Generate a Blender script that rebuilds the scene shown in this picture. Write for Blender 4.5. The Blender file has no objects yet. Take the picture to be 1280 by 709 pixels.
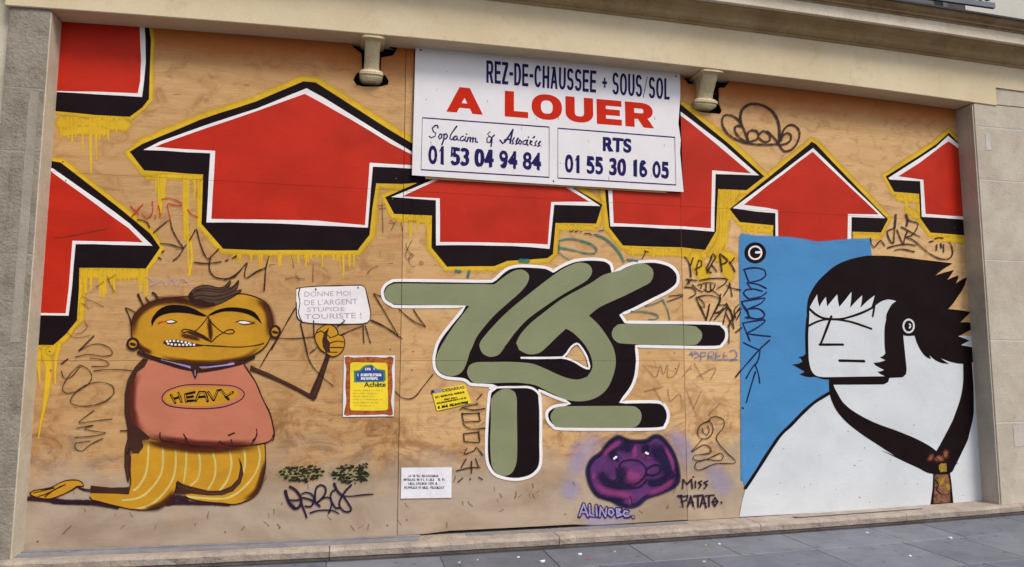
import bpy, bmesh, math, random
import numpy as np
from mathutils import Vector, Matrix
from mathutils.geometry import tessellate_polygon

random.seed(7)
scene = bpy.context.scene
COL = scene.collection

# ------------------------------------------------------------------ camera
# wall frame: X along the facade, Y into the facade, Z up. The camera's
# orientation comes from the two vanishing points of the photograph.
CX, CY = 640.0, 354.5
FPX = 876.06
RX = np.array([0.97388544, 0.02562179, 0.22558962])
RY = np.array([-0.22703192, 0.10153215, 0.96858026])
RZ = np.array([0.00191216, -0.99450226, 0.10469764])
R = np.array([RX, RY, RZ])
CAM = np.array([0.0, -6.0275, 1.5])

cam_data = bpy.data.cameras.new("camera")
cam = bpy.data.objects.new("camera", cam_data)
COL.objects.link(cam)
cam_data.sensor_width = 36.0
cam_data.lens = FPX / 1280 * 36.0
cam_data.clip_start = 0.05
cam_data.clip_end = 500
m = Matrix.Identity(4)
for i in range(3):
    m[i][0] = R[i][0]; m[i][1] = -R[i][1]; m[i][2] = -R[i][2]; m[i][3] = CAM[i]
cam.matrix_world = m
scene.camera = cam

# ------------------------------------------------------------------ light
SUN_EL, SUN_AZ = 54, 30       # soft daylight from the front right, high up
world = bpy.data.worlds.new("World")
scene.world = world
world.use_nodes = True
wn = world.node_tree
bg = wn.nodes["Background"]
sky = wn.nodes.new("ShaderNodeTexSky")
sky.sky_type = 'NISHITA'
sky.sun_disc = False
sky.sun_elevation = math.radians(SUN_EL)
sky.sun_rotation = math.radians(180 - SUN_AZ)
sky.dust_density = 3.0
sky.ozone_density = 0.6
sky.air_density = 0.8
hsv = wn.nodes.new("ShaderNodeHueSaturation")   # thin white cloud: the sky's own colour, paler
hsv.inputs['Saturation'].default_value = 0.35
wn.links.new(sky.outputs[0], hsv.inputs['Color'])
wn.links.new(hsv.outputs[0], bg.inputs[0])
bg.inputs[1].default_value = 0.085
sd = bpy.data.lights.new("sun", 'SUN')
sd.energy = 1.5
sd.angle = math.radians(18)
sd.color = (1.0, 0.91, 0.78)
sun = bpy.data.objects.new("sun", sd)
COL.objects.link(sun)
e, a = math.radians(SUN_EL), math.radians(SUN_AZ)
d = Vector((math.cos(e) * math.sin(a), -math.cos(e) * math.cos(a), math.sin(e)))
sun.rotation_euler = d.to_track_quat('Z', 'Y').to_euler()
sun.location = (6, -12, 12)
scene.view_settings.view_transform = 'Standard'
scene.view_settings.look = 'None'
scene.view_settings.gamma = 1.0
scene.view_settings.exposure = 0.82
scene.cycles.max_bounces = 6
scene.cycles.transparent_max_bounces = 24

# ------------------------------------------------------------------ helpers
def ray(x, y):
    return R @ np.array([x - CX, y - CY, FPX])
def W(x, y, Y=0.0):
    r = ray(x, y); t = (Y - CAM[1]) / r[1]; p = CAM + r * t
    return (p[0], p[2])
def G(x, y, z):
    r = ray(x, y); t = (z - CAM[2]) / r[2]; p = CAM + r * t
    return (p[0], p[1])
def bow(x):
    t = (x - 2.0) / 4.3
    return min(1.6, t * t)
def ZB(x): return 0.02 + 0.045 * bow(x)       # top of the stone sill
def ZP(x): return -0.07 + 0.045 * bow(x)      # pavement
def ZL(x): return 4.235 - 0.078 * bow(x)      # underside of the lintel

def lin(c):
    c = c / 255.0
    return c / 12.92 if c <= 0.04045 else ((c + 0.055) / 1.055) ** 2.4
def rgb(r, g, b): return (lin(r), lin(g), lin(b), 1.0)

def P(s):
    return [tuple(float(v) for v in q.split(',')) for q in s.split()]
def T(ox, oy, sc, s):
    return [(ox + x / sc, oy + y / sc) for x, y in P(s)]
S4 = 3.9375

def catmull(pts, closed=False, step=3.0):
    n = len(pts); out = []
    if n < 3:
        return list(pts)
    rng = range(n) if closed else range(n - 1)
    for i in rng:
        p1, p2 = pts[i % n], pts[(i + 1) % n]
        p0 = pts[(i - 1) % n] if (closed or i > 0) else p1
        p3 = pts[(i + 2) % n] if (closed or i + 2 < n) else p2
        L = math.dist(p1[:2], p2[:2])
        k = max(1, min(10, int(L / step)))
        for j in range(k):
            t = j / k
            out.append(tuple(0.5 * ((2 * p1[c]) + (-p0[c] + p2[c]) * t + (2 * p0[c] - 5 * p1[c] + 4 * p2[c] - p3[c]) * t * t
                                    + (-p0[c] + 3 * p1[c] - 3 * p2[c] + p3[c]) * t ** 3) for c in range(len(p1))))
    if not closed:
        out.append(pts[-1])
    return out

def sm(poly, ang=42.0):
    """round the gentle bends of a closed outline, keep its sharp corners"""
    n = len(poly); sharp = []
    for i in range(n):
        x0, y0 = poly[i - 1]; x1, y1 = poly[i]; x2, y2 = poly[(i + 1) % n]
        a_ = math.atan2(y1 - y0, x1 - x0); b_ = math.atan2(y2 - y1, x2 - x1)
        t = abs((b_ - a_ + math.pi) % (2 * math.pi) - math.pi)
        if t > math.radians(ang): sharp.append(i)
    if not sharp: return catmull(poly, True)
    out = []
    for q, i in enumerate(sharp):
        j = sharp[(q + 1) % len(sharp)]
        if j <= i: j += n
        seg = [poly[k % n] for k in range(i, j + 1)]
        out += catmull(seg)[:-1]
    return out
def offset(poly, d):
    n = len(poly)
    A = sum(poly[i][0] * poly[(i + 1) % n][1] - poly[(i + 1) % n][0] * poly[i][1] for i in range(n))
    sg = 1 if A > 0 else -1
    out = []
    for i in range(n):
        x0, y0 = poly[i - 1]; x1, y1 = poly[i]; x2, y2 = poly[(i + 1) % n]
        ax, ay = x1 - x0, y1 - y0; bx, by = x2 - x1, y2 - y1
        la = math.hypot(ax, ay) or 1; lb = math.hypot(bx, by) or 1
        nx, ny = ay / la + by / lb, -ax / la - bx / lb
        ln = math.hypot(nx, ny) or 1
        nx /= ln; ny /= ln
        dot = nx * ay / la - ny * ax / la
        k = d / max(0.45, dot)
        out.append((x1 + sg * nx * k, y1 + sg * ny * k))
    return out

def finish(name, bm, mat, parent=None, label=None, smooth=False):
    if parent is not None:
        off = parent['o'] if 'o' in parent.keys() else (0, 0, 0)
        bmesh.ops.translate(bm, verts=bm.verts, vec=(-off[0], -off[1], -off[2]))
    me = bpy.data.meshes.new(name)
    bm.to_mesh(me); bm.free()
    if mat is not None: me.materials.append(mat)
    if smooth:
        for p in me.polygons: p.use_smooth = True
    o = bpy.data.objects.new(name, me)
    COL.objects.link(o)
    if parent is not None:
        o.parent = parent
        o['o'] = [float(v) for v in (parent['o'] if 'o' in parent.keys() else (0, 0, 0))]
    if label: o['label'] = label
    return o

def root(name, label, cat, loc=(0, 0, 0), group=None, kind=None):
    o = bpy.data.objects.new(name, None)
    COL.objects.link(o)
    o.location = loc; o['o'] = [float(v) for v in loc]
    if label: o['label'] = label
    if cat: o['category'] = cat
    if group: o['group'] = group
    if kind: o['kind'] = kind
    return o

JX = [0.435, 3.05]
JZ = [1.47, 2.935]
GAP = 0.0024
GAPZ = 0.0011
def cut_joints(bm):
    """open the paint where the boards meet, so the joints stay visible"""
    for axis, js in ((0, JX), (2, JZ)):
        for j in js:
            if not bm.verts: return
            lo = min(v.co[axis] for v in bm.verts); hi = max(v.co[axis] for v in bm.verts)
            if not (lo < j < hi): continue
            n = [0, 0, 0]; n[axis] = 1
            gp = GAP if axis == 0 else GAPZ
            for s in (-gp, gp):
                c = [0, 0, 0]; c[axis] = j + s
                bmesh.ops.bisect_plane(bm, geom=bm.verts[:] + bm.edges[:] + bm.faces[:], dist=1e-6, plane_co=c, plane_no=n)
            dead = [f for f in bm.faces if abs(f.calc_center_median()[axis] - j) < gp * 0.98]
            bmesh.ops.delete(bm, geom=dead, context='FACES')

LAYER = 0.0005
def poly(name, loops, mat, lay, parent, label=None, cut=True, Y0=0.0, thick=0.0):
    """flat paint area from outline(s) in photograph pixels, laid on the wall plane"""
    if isinstance(loops[0][0], (int, float)): loops = [loops]
    y = Y0 - LAYER * (lay + 1)
    vl = [[Vector((*W(px, py, Y0), 0)) for px, py in L] for L in loops]
    vl = [[Vector((v.x, v.y, 0)) for v in L] for L in vl]
    flat = [v for L in vl for v in L]
    tris = tessellate_polygon(vl)
    bm = bmesh.new()
    lay_f = bm.verts.layers.float.new('fade')
    vs = [bm.verts.new((v.x, y, v.y)) for v in flat]
    for v in vs: v[lay_f] = 1.0
    for t in tris:
        try:
            f = bm.faces.new([vs[i] for i in t])
        except ValueError: pass
    bm.normal_update()
    for f in bm.faces:
        if f.normal.y > 0: f.normal_flip()
    if cut: cut_joints(bm)
    if thick:
        r = bmesh.ops.extrude_face_region(bm, geom=bm.faces[:])
        bmesh.ops.translate(bm, verts=[g for g in r['geom'] if isinstance(g, bmesh.types.BMVert)], vec=(0, -thick, 0))
        bmesh.ops.recalc_face_normals(bm, faces=bm.faces[:])
    return finish(name, bm, mat, parent, label)

def ribbon_into(bm, fl, pts, w, lay, closed=False, smooth=True, Y0=0.0, taper=None, k=0, soft=False):
    pts = [tuple(p) for p in pts]
    if not smooth and not closed and len(pts) > 2:
        for q in range(len(pts) - 1):
            ribbon_into(bm, fl, [pts[q], pts[q + 1]], w, lay, False, True, Y0, None, k + q)
        return
    if smooth and len(pts) > 2: pts = catmull(pts, closed)
    elif len(pts) == 2:
        pts = [pts[0], ((pts[0][0] + pts[1][0]) / 2, (pts[0][1] + pts[1][1]) / 2), pts[1]]
    n = len(pts)
    P2 = [(p[0], p[1]) for p in pts]
    ws = []
    ph = (pts[0][0] * 1.7 + pts[0][1] * 2.3) % 6.28
    wv = 0.0 if closed else (0.24 if w < 2.8 else 0.10)
    for i in range(n):
        t = i / max(1, n - 1)
        ww = w * (1 + wv * math.sin(i * 0.55 + ph) * math.cos(i * 0.21 + 2 * ph)) * (pts[i][2] if len(pts[i]) > 2 else 1.0)
        if taper is not None:
            ww *= taper[0] + (taper[1] - taper[0]) * t
        ws.append(ww)
    rows = []
    def nrm(i):
        if closed:
            a, b = P2[(i - 1) % n], P2[(i + 1) % n]
        else:
            a, b = P2[max(0, i - 1)], P2[min(n - 1, i + 1)]
        dx, dy = b[0] - a[0], b[1] - a[1]
        L = math.hypot(dx, dy) or 1
        return dx / L, dy / L
    seq = []
    if not closed:
        tx, ty = nrm(0)
        for q in (1.0, 0.8, 0.45):
            seq.append((P2[0][0] - tx * ws[0] / 2 * q, P2[0][1] - ty * ws[0] / 2 * q, tx, ty, ws[0] * math.sqrt(max(0.0004, 1 - q * q)), (1 - q) * (0.15 if soft else 1)))
    for i in range(n):
        tx, ty = nrm(i); t_ = i / max(1, n - 1)
        seq.append((P2[i][0], P2[i][1], tx, ty, ws[i], 1.0 if (not soft or closed) else 0.15 + 0.85 * min(1.0, t_ / 0.28, (1 - t_) / 0.28)))
    if not closed:
        tx, ty = nrm(n - 1)
        for q in (0.45, 0.8, 1.0):
            seq.append((P2[-1][0] + tx * ws[-1] / 2 * q, P2[-1][1] + ty * ws[-1] / 2 * q, tx, ty, ws[-1] * math.sqrt(max(0.0004, 1 - q * q)), (1 - q) * (0.15 if soft else 1)))
    m_ = len(seq)
    for i, (x, y, tx, ty, ww, f) in enumerate(seq):
        yy = Y0 - LAYER * (lay + 1) - 0.00006 * (k % 6) - 0.00014 * i / m_
        r = []
        for s, fd in ((-0.5, 0), (0, f), (0.5, 0)):
            X, Z = W(x - ty * ww * s, y + tx * ww * s, Y0)
            v = bm.verts.new((X, yy, Z)); v[fl] = fd
            r.append(v)
        rows.append(r)
    if closed: rows.append(rows[0])
    for i in range(len(rows) - 1):
        for j in (0, 1):
            try: bm.faces.new((rows[i][j], rows[i][j + 1], rows[i + 1][j + 1], rows[i + 1][j]))
            except ValueError: pass

def strokes(name, lst, w, mat, lay, parent, label=None, closed=False, smooth=True, taper=None, Y0=0.0, cut=True):
    """painted or drawn lines: each entry a list of pixel points or (points, width)"""
    if parent is not None and parent is not hd_ref.get('o') and name not in JOINED and 1 < len(lst) <= 40:
        return [strokes(name, [s_], w, mat, lay, parent, label, closed, smooth, taper, Y0, cut) for s_ in lst][0]
    bm = bmesh.new(); fl = bm.verts.layers.float.new('fade')
    for k, s in enumerate(lst):
        ww = w
        if isinstance(s, tuple): s, ww = s
        sf = name in AIRBRUSHED
        if sf: ww *= 1.75
        ribbon_into(bm, fl, s, ww, lay, closed, smooth, Y0, taper, k, sf)
    bm.normal_update()
    for f in bm.faces:
        if f.normal.y > 0: f.normal_flip()
    if cut: cut_joints(bm)
    o_ = finish(name, bm, mat, parent, label)
    if name in JOINED[:3]: o_['kind'] = 'stuff'
    return o_

hd_ref = {}
AIRBRUSHED = ('head_shading', 'shirt_shading', 'leg_shading', 'nose_shading', 'dark_patch', 'magenta_patch', 'lavender_haze', 'eye_socket', 'dark_edge', 'tie_patch', 'knot_patch')
JOINED = ('yellow_drip', 'small_print', 'handwriting', 'dark_patch', 'magenta_patch', 'script_lettering')
def TS(ox, oy, sc, s):
    """several strokes of one tile, separated by |"""
    return [T(ox, oy, sc, q) for q in s.split('|')]

def text_mesh(name, body, quad, mat, lay, parent, bold=0.0, shear=0.0, Y0=0.0, space=1.0, wob=0.0, label=None):
    """lettering stretched into a quad given in pixels (top-left, top-right, bottom-right, bottom-left)"""
    cu = bpy.data.curves.new(name, 'FONT')
    cu.body = body; cu.shear = shear; cu.offset = bold; cu.space_character = space
    cu.resolution_u = 3
    ob = bpy.data.objects.new(name, cu)
    COL.objects.link(ob)
    dg = bpy.context.evaluated_depsgraph_get()
    me = bpy.data.meshes.new_from_object(ob.evaluated_get(dg))
    bpy.data.objects.remove(ob)
    co = np.array([v.co[:] for v in me.vertices])
    x0, x1 = co[:, 0].min(), co[:, 0].max(); y0, y1 = co[:, 1].min(), co[:, 1].max()
    bm = bmesh.new(); bm.from_mesh(me)
    bpy.data.meshes.remove(me)
    fl = bm.verts.layers.float.new('fade')
    tl, tr, br, bl = quad
    for v in bm.verts:
        u = (v.co.x - x0) / (x1 - x0); t = (v.co.y - y0) / (y1 - y0)
        if wob: t += wob * math.sin(u * 37) * 0.1; u += wob * 0.004 * math.sin(t * 9 + u * 50)
        px = (bl[0] * (1 - u) + br[0] * u) * (1 - t) + (tl[0] * (1 - u) + tr[0] * u) * t
        py = (bl[1] * (1 - u) + br[1] * u) * (1 - t) + (tl[1] * (1 - u) + tr[1] * u) * t
        X, Z = W(px, py, Y0)
        v.co = (X, Y0 - LAYER * (lay + 1), Z); v[fl] = 1.0
    bm.normal_update()
    for f in bm.faces:
        if f.normal.y > 0: f.normal_flip()
    return finish(name, bm, mat, parent, label)

# ---- sign lettering drawn as bars and bowls (narrow grotesque and wide bold capitals)
def sup(cx, cy, rx, ry, a0, a1, n=22, k=2.35):
    out = []
    for i in range(n + 1):
        t = math.radians(a0 + (a1 - a0) * i / n); c, s_ = math.cos(t), math.sin(t)
        out.append((cx + rx * math.copysign(abs(c) ** (2 / k), c), cy + ry * math.copysign(abs(s_) ** (2 / k), s_)))
    return out
def glyph(ch, w, h):
    """quads and centre-line strokes in a unit box, y down; w, h = pen size as fractions of the box"""
    R_ = lambda x0, y0, x1, y1: ('q', [(x0, y0), (x1, y0), (x1, y1), (x0, y1)])
    a, b = w / 2, h / 2
    S_ = lambda pts: ('s', pts)
    X1, Y1 = 1 - a, 1 - b
    rx, ry = 0.5 - a, 0.5 - b
    if ch == 'A': return [('q', [(0, 1), (w, 1), (.5 + w * .5, 0), (.5 - w * .5, 0)]), ('q', [(1 - w, 1), (1, 1), (.5 + w * .5, 0), (.5 - w * .5, 0)]), R_(.2, .62, .8, .62 + h * .9)]
    if ch == 'L': return [R_(0, 0, w, 1), R_(w, 1 - h, 1, 1)]
    if ch == 'E': return [R_(0, 0, w, 1), R_(w, 0, 1, h), R_(w, 1 - h, 1, 1), R_(w, .5 - h * .52, .93, .5 + h * .48)]
    if ch == 'T': return [R_(0, 0, 1, h), R_(.5 - a, h, .5 + a, 1)]
    if ch == 'H': return [R_(0, 0, w, 1), R_(1 - w, 0, 1, 1), R_(w, .5 - b, 1 - w, .5 + b)]
    if ch == 'Z': return [R_(0, 0, 1, h), R_(0, 1 - h, 1, 1), ('q', [(1 - w * 1.25, h), (1, h), (w * 1.25, 1 - h), (0, 1 - h)])]
    if ch == 'D': return [R_(0, 0, w, 1), S_([(w, b), (.45, b)] + sup(.45, .5, .55 - a, ry, -90, 90)[1:] + [(w, Y1)])]
    if ch == 'R': return [R_(0, 0, w, 1), S_([(w, b), (.55, b)] + sup(.55, (b + .55) / 2, .42 - a, (.55 - b) / 2, -90, 90, 14)[1:] + [(w, .55)]), ('q', [(.42, .55 + b * .6), (.42 + w * 1.1, .55 + b * .6), (1, 1), (1 - w * 1.12, 1)])]
    if ch in 'O0': return [('c', sup(.5, .5, rx, ry, 0, 360, 40))]
    if ch == 'U': return [R_(0, 0, w, .62), R_(1 - w, 0, 1, .62), S_(sup(.5, .61, rx, .39 - b, 180, 0, 22))]
    if ch == 'C': return [S_(sup(.5, .5, rx, ry, -32, -328, 30))]
    if ch in 'S': return [S_(sup(.5, b + (.5 - b) / 2, rx * .94, (.5 - b) / 2, -18, -270, 20) + sup(.5, .5 + (Y1 - .5) / 2, rx, (Y1 - .5) / 2, -90, 165, 20)[1:])]
    if ch == '1': return [R_(.5, 0, .5 + w, 1), ('q', [(.5, 0), (.5, h * 1.3), (.08, .24 + h), (.08, .24)])]
    if ch == '3': return [S_(sup(.48, b + (.48 - b) / 2, rx * .92, (.48 - b) / 2, -160, 90, 18)), S_(sup(.48, .48 + (Y1 - .48) / 2, rx, (Y1 - .48) / 2, -90, 160, 18))]
    if ch == '4': return [R_(.80 - w, 0, .80, 1), R_(0, .64, 1, .64 + h), ('q', [(.80 - w * 1.1, 0), (.80 - w * .1, 0), (w * .9, .66), (0, .64)])]
    if ch == '5': return [R_(.1, 0, .92, h), ('q', [(.1, h * .5), (.1 + w * .95, h * .5), (w, .54), (.02, .54)]), S_(sup(.5, (Y1 + .36) / 2, rx, (Y1 - .36) / 2, -150, 160, 26))]
    if ch == '6': return [('c', sup(.5, (Y1 + .42) / 2, rx, (Y1 - .42) / 2, 0, 360, 30)), S_(sup(.52, .5, rx + .02, ry, -180, -40, 16)), R_(0.0, .45, w, .7)]
    if ch == '9': return [('q', [(1 - x, 1 - y) for x, y in q[1]]) if q[0] == 'q' else (q[0], [(1 - x, 1 - y) for x, y in q[1]]) for q in glyph('6', w, h)]
    if ch == '8': return [('c', sup(.5, (b + .47) / 2, rx * .9, (.47 - b) / 2, 0, 360, 26)), ('c', sup(.5, (Y1 + .47) / 2, rx, (Y1 - .47) / 2, 0, 360, 28))]
    if ch == '-': return [R_(0, .5 - b, 1, .5 + b * 1.1)]
    if ch == '+': return [R_(0, .5 - b * .8, 1, .5 + b * .8), R_(.5 - a * .8, .0, .5 + a * .8, 1)]
    return []
GW = {'A': 1.08, 'L': .86, 'E': .92, 'T': .95, 'H': 1.0, 'Z': .92, 'D': 1.02, 'R': 1.05, 'O': 1.12, 'U': 1.02, 'C': 1.04, 'S': 1.0, '-': .55, ' ': .45, '1': .62, '+': 1}
def letters(name, body, quad, mat, lay, parent, stem, bar, gap=0.28, Y0=0.0, per=False):
    """stem, bar: pen size in pixels"""
    tl, tr, br, bl = quad
    Wpx = math.dist(tl, tr); Hpx = (math.dist(tl, bl) + math.dist(tr, br)) / 2
    ws = [GW.get(c, .9) for c in body]
    tot = sum(ws) + gap * (len(body) - 1)
    x = 0; bm = bmesh.new(); kk = 0; fl = bm.verts.layers.float.new('fade')
    def put(u, v, k):
        px = (tl[0] * (1 - u) + tr[0] * u) * (1 - v) + (bl[0] * (1 - u) + br[0] * u) * v
        py = (tl[1] * (1 - u) + tr[1] * u) * (1 - v) + (bl[1] * (1 - u) + br[1] * u) * v
        X, Z = W(px, py, Y0)
        q = bm.verts.new((X, Y0 - LAYER * (lay + 1) - 0.00012 * (k + 1), Z)); q[fl] = 1.0
        return q
    for c, cw in zip(body, ws):
        cwp = cw / tot * Wpx; u0 = x / tot; du = cw / tot
        w_, h_ = stem / cwp, bar / Hpx
        for kind, pts in glyph(c, w_, h_):
            kk += 1
            if kind == 'q':
                try: bm.faces.new([put(u0 + p[0] * du, p[1], kk % 7) for p in pts])
                except ValueError: pass
            else:
                closed = kind == 'c'
                if closed: pts = pts[:-1]
                q = [(p[0] / w_, p[1] / h_) for p in pts]; n = len(q); rr = []
                for i in range(n):
                    a_, b_ = (q[(i - 1) % n], q[(i + 1) % n]) if closed else (q[max(0, i - 1)], q[min(n - 1, i + 1)])
                    dx, dy = b_[0] - a_[0], b_[1] - a_[1]; L = math.hypot(dx, dy) or 1
                    nx, ny = -dy / L / 2, dx / L / 2
                    rr.append((put(u0 + (q[i][0] + nx) * w_ * du, (q[i][1] + ny) * h_, kk % 7), put(u0 + (q[i][0] - nx) * w_ * du, (q[i][1] - ny) * h_, kk % 7)))
                if closed: rr.append(rr[0])
                for i in range(len(rr) - 1):
                    try: bm.faces.new((rr[i][0], rr[i][1], rr[i + 1][1], rr[i + 1][0]))
                    except ValueError: pass
        x += cw + gap
    bm.normal_update()
    for f in bm.faces:
        if f.normal.y > 0: f.normal_flip()
    return finish(name, bm, mat, parent)

def box_into(bm, x0, x1, y0, y1, z0, z1, bev=0.0):
    r = bmesh.ops.create_cube(bm, size=1.0)
    vs = r['verts']
    for v in vs:
        v.co = ((x0 + x1) / 2 + v.co.x * (x1 - x0), (y0 + y1) / 2 + v.co.y * (y1 - y0), (z0 + z1) / 2 + v.co.z * (z1 - z0))
    if bev:
        es = list({e for v in vs for e in v.link_edges})
        bmesh.ops.bevel(bm, geom=es, offset=bev, segments=2, affect='EDGES', profile=0.6)
    return vs
def box(name, b, mat, parent=None, bev=0.0, label=None):
    bm = bmesh.new(); box_into(bm, *b, bev=bev)
    return finish(name, bm, mat, parent, label)

# ------------------------------------------------------------------ materials
def newmat(name):
    mt = bpy.data.materials.new(name); mt.use_nodes = True
    nt = mt.node_tree
    b = nt.nodes["Principled BSDF"]
    return mt, nt, b
def nd(nt, t, **kw):
    n = nt.nodes.new(t)
    for k_, v in kw.items():
        if k_ in n.bl_rna.properties: setattr(n, k_, v)
    return n
def pos(nt, sx=1, sy=1, sz=1, loc=(0, 0, 0)):
    g = nd(nt, "ShaderNodeNewGeometry")
    mp = nd(nt, "ShaderNodeMapping")
    mp.inputs['Scale'].default_value = (sx, sy, sz)
    mp.inputs['Location'].default_value = loc
    nt.links.new(g.outputs['Position'], mp.inputs['Vector'])
    return mp.outputs[0]
def noise(nt, vec, scale, detail=4, rough=0.55, dist=0.0):
    n = nd(nt, "ShaderNodeTexNoise")
    n.inputs['Scale'].default_value = scale; n.inputs['Detail'].default_value = detail
    n.inputs['Roughness'].default_value = rough; n.inputs['Distortion'].default_value = dist
    nt.links.new(vec, n.inputs['Vector'])
    return n.outputs['Fac']
def mrange(nt, v, a, b, c=0.0, d_=1.0, smooth=True):
    n = nd(nt, "ShaderNodeMapRange")
    if smooth: n.interpolation_type = 'SMOOTHSTEP'
    nt.links.new(v, n.inputs['Value'])
    for i_, x in zip(('From Min', 'From Max', 'To Min', 'To Max'), (a, b, c, d_)): n.inputs[i_].default_value = x
    return n.outputs[0]
def math_(nt, op, a_, b_=None):
    n = nd(nt, "ShaderNodeMath"); n.operation = op
    for i_, v in enumerate((a_, b_)):
        if v is None: continue
        if isinstance(v, (int, float)): n.inputs[i_].default_value = v
        else: nt.links.new(v, n.inputs[i_])
    return n.outputs[0]
def mix(nt, f, a_, b_, mode='MIX'):
    n = nd(nt, "ShaderNodeMix"); n.data_type = 'RGBA'; n.blend_type = mode
    if isinstance(f, (int, float)): n.inputs[0].default_value = f
    else: nt.links.new(f, n.inputs[0])
    for i_, v in ((6, a_), (7, b_)):
        if isinstance(v, tuple): n.inputs[i_].default_value = v
        else: nt.links.new(v, n.inputs[i_])
    return n.outputs[2]
def bump(nt, b, h, s=0.2, dist=0.01):
    n = nd(nt, "ShaderNodeBump"); n.inputs['Strength'].default_value = s; n.inputs['Distance'].default_value = dist
    nt.links.new(h, n.inputs['Height']); nt.links.new(n.outputs[0], b.inputs['Normal'])
def zcoord(nt):
    g = nd(nt, "ShaderNodeNewGeometry"); s = nd(nt, "ShaderNodeSeparateXYZ")
    nt.links.new(g.outputs['Position'], s.inputs[0]); return s

def plywood(name, tint=0.0, tone=(1, 1, 1, 1)):
    mt, nt, b = newmat(name)
    grain = noise(nt, pos(nt, 1.2, 1, 22, (tint * 3, 0, tint)), 5, 8, 0.65, 0.6)
    broad = noise(nt, pos(nt, 0.9, 1, 1.7, (tint, 0, 0)), 1.6, 6, 0.62, 0.5)
    blotch = noise(nt, pos(nt, 1.1, 1, 1.6, (9 + tint, 0, 4)), 4.5, 6, 0.65, 1.2)
    c = mix(nt, mrange(nt, grain, 0.32, 0.68), rgb(218, 182, 132), rgb(196, 156, 108))
    c = mix(nt, mrange(nt, broad, 0.40, 0.62, 0, 0.8), c, rgb(204, 164, 116))
    c = mix(nt, mrange(nt, blotch, 0.48, 0.70, 0, 0.75), c, rgb(170, 126, 82))
    warm = noise(nt, pos(nt, 1.0, 1, 1.3, (3, 0, 17 + tint)), 3.1, 5, 0.7, 0.8)
    c = mix(nt, mrange(nt, warm, 0.57, 0.74, 0, 0.35), c, rgb(196, 118, 60))
    pale = noise(nt, pos(nt, 0.8, 1, 1.8, (33, 0, 2)), 2.4, 5, 0.6, 0.4)
    c = mix(nt, mrange(nt, pale, 0.58, 0.75, 0, 0.5), c, rgb(220, 194, 156))
    wv_ = nd(nt, "ShaderNodeTexWave"); wv_.wave_type = 'BANDS'; wv_.bands_direction = 'Z'
    wv_.inputs['Scale'].default_value = 2.1; wv_.inputs['Distortion'].default_value = 9.0; wv_.inputs['Detail'].default_value = 4; wv_.inputs['Detail Scale'].default_value = 0.7
    nt.links.new(pos(nt, 0.22, 1, 1.0, (tint * 1.3, 0, tint)), wv_.inputs['Vector'])
    c = mix(nt, mrange(nt, wv_.outputs['Fac'], 0.55, 0.98, 0, 0.13), c, rgb(160, 112, 66))
    kn = nd(nt, "ShaderNodeTexVoronoi"); kn.inputs['Scale'].default_value = 1.15
    nt.links.new(pos(nt, 0.8, 1, 1.25, (tint, 0, tint * 2)), kn.inputs['Vector'])
    c = mix(nt, mrange(nt, kn.outputs['Distance'], 0.018, 0.045, 0.8, 0.0), c, rgb(96, 58, 34))
    # weathering: grey splash zone along the foot; under the lintel, unbleached orange wood and painted-in shade
    s = zcoord(nt)
    nz = noise(nt, pos(nt, 1.0, 1, 1.5), 2.2, 6, 0.7)
    zz = math_(nt, 'ADD', s.outputs[2], math_(nt, 'MULTIPLY', math_(nt, 'SUBTRACT', nz, 0.5), 1.5))

    low = mrange(nt, zz, 0.32, 0.92, 1.0, 0.0)
    gr = mix(nt, mrange(nt, broad, 0.35, 0.7), rgb(170, 157, 144), rgb(140, 126, 112))
    sm = noise(nt, pos(nt, 0.9, 1, 1.4, (41, 0, 7)), 3.0, 7, 0.75, 1.0)
    band = math_(nt, 'MULTIPLY', mrange(nt, s.outputs[2], 0.35, 0.7), mrange(nt, s.outputs[2], 1.5, 0.8))
    c = mix(nt, math_(nt, 'MULTIPLY', band, mrange(nt, sm, 0.45, 0.62, 0, 0.75)), c, rgb(134, 92, 58))
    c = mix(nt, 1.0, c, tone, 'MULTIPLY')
    c = mix(nt, math_(nt, 'MULTIPLY', low, 0.85), c, gr)
    hi = mrange(nt, math_(nt, 'ADD', s.outputs[2], math_(nt, 'MULTIPLY', math_(nt, 'SUBTRACT', nz, 0.5), 0.25)), 3.82, 4.15, 0, 0.9)
    c = mix(nt, hi, c, rgb(176, 98, 40))
    # dirt scuffs
    sc_ = noise(nt, pos(nt, 3.5, 1, 1.6, (5, 0, 1)), 9, 6, 0.75, 2.5)
    c = mix(nt, math_(nt, 'MULTIPLY', mrange(nt, sc_, 0.66, 0.74, 0, 0.55), mrange(nt, s.outputs[2], 1.6, 0.2, 0.1, 1.0)), c, rgb(92, 66, 46))
    gl = noise(nt, pos(nt, 0.7, 1, 60, (tint, 0, 0)), 8, 3, 0.6)
    c = mix(nt, mrange(nt, gl, 0.6, 0.78, 0, 0.3), c, rgb(150, 108, 68))
    nt.links.new(c, b.inputs['Base Color'])
    b.inputs['Roughness'].default_value = 0.72
    b.inputs['Specular IOR Level'].default_value = 0.25
    bump(nt, b, grain, 0.25, 0.003)
    return mt

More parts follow.
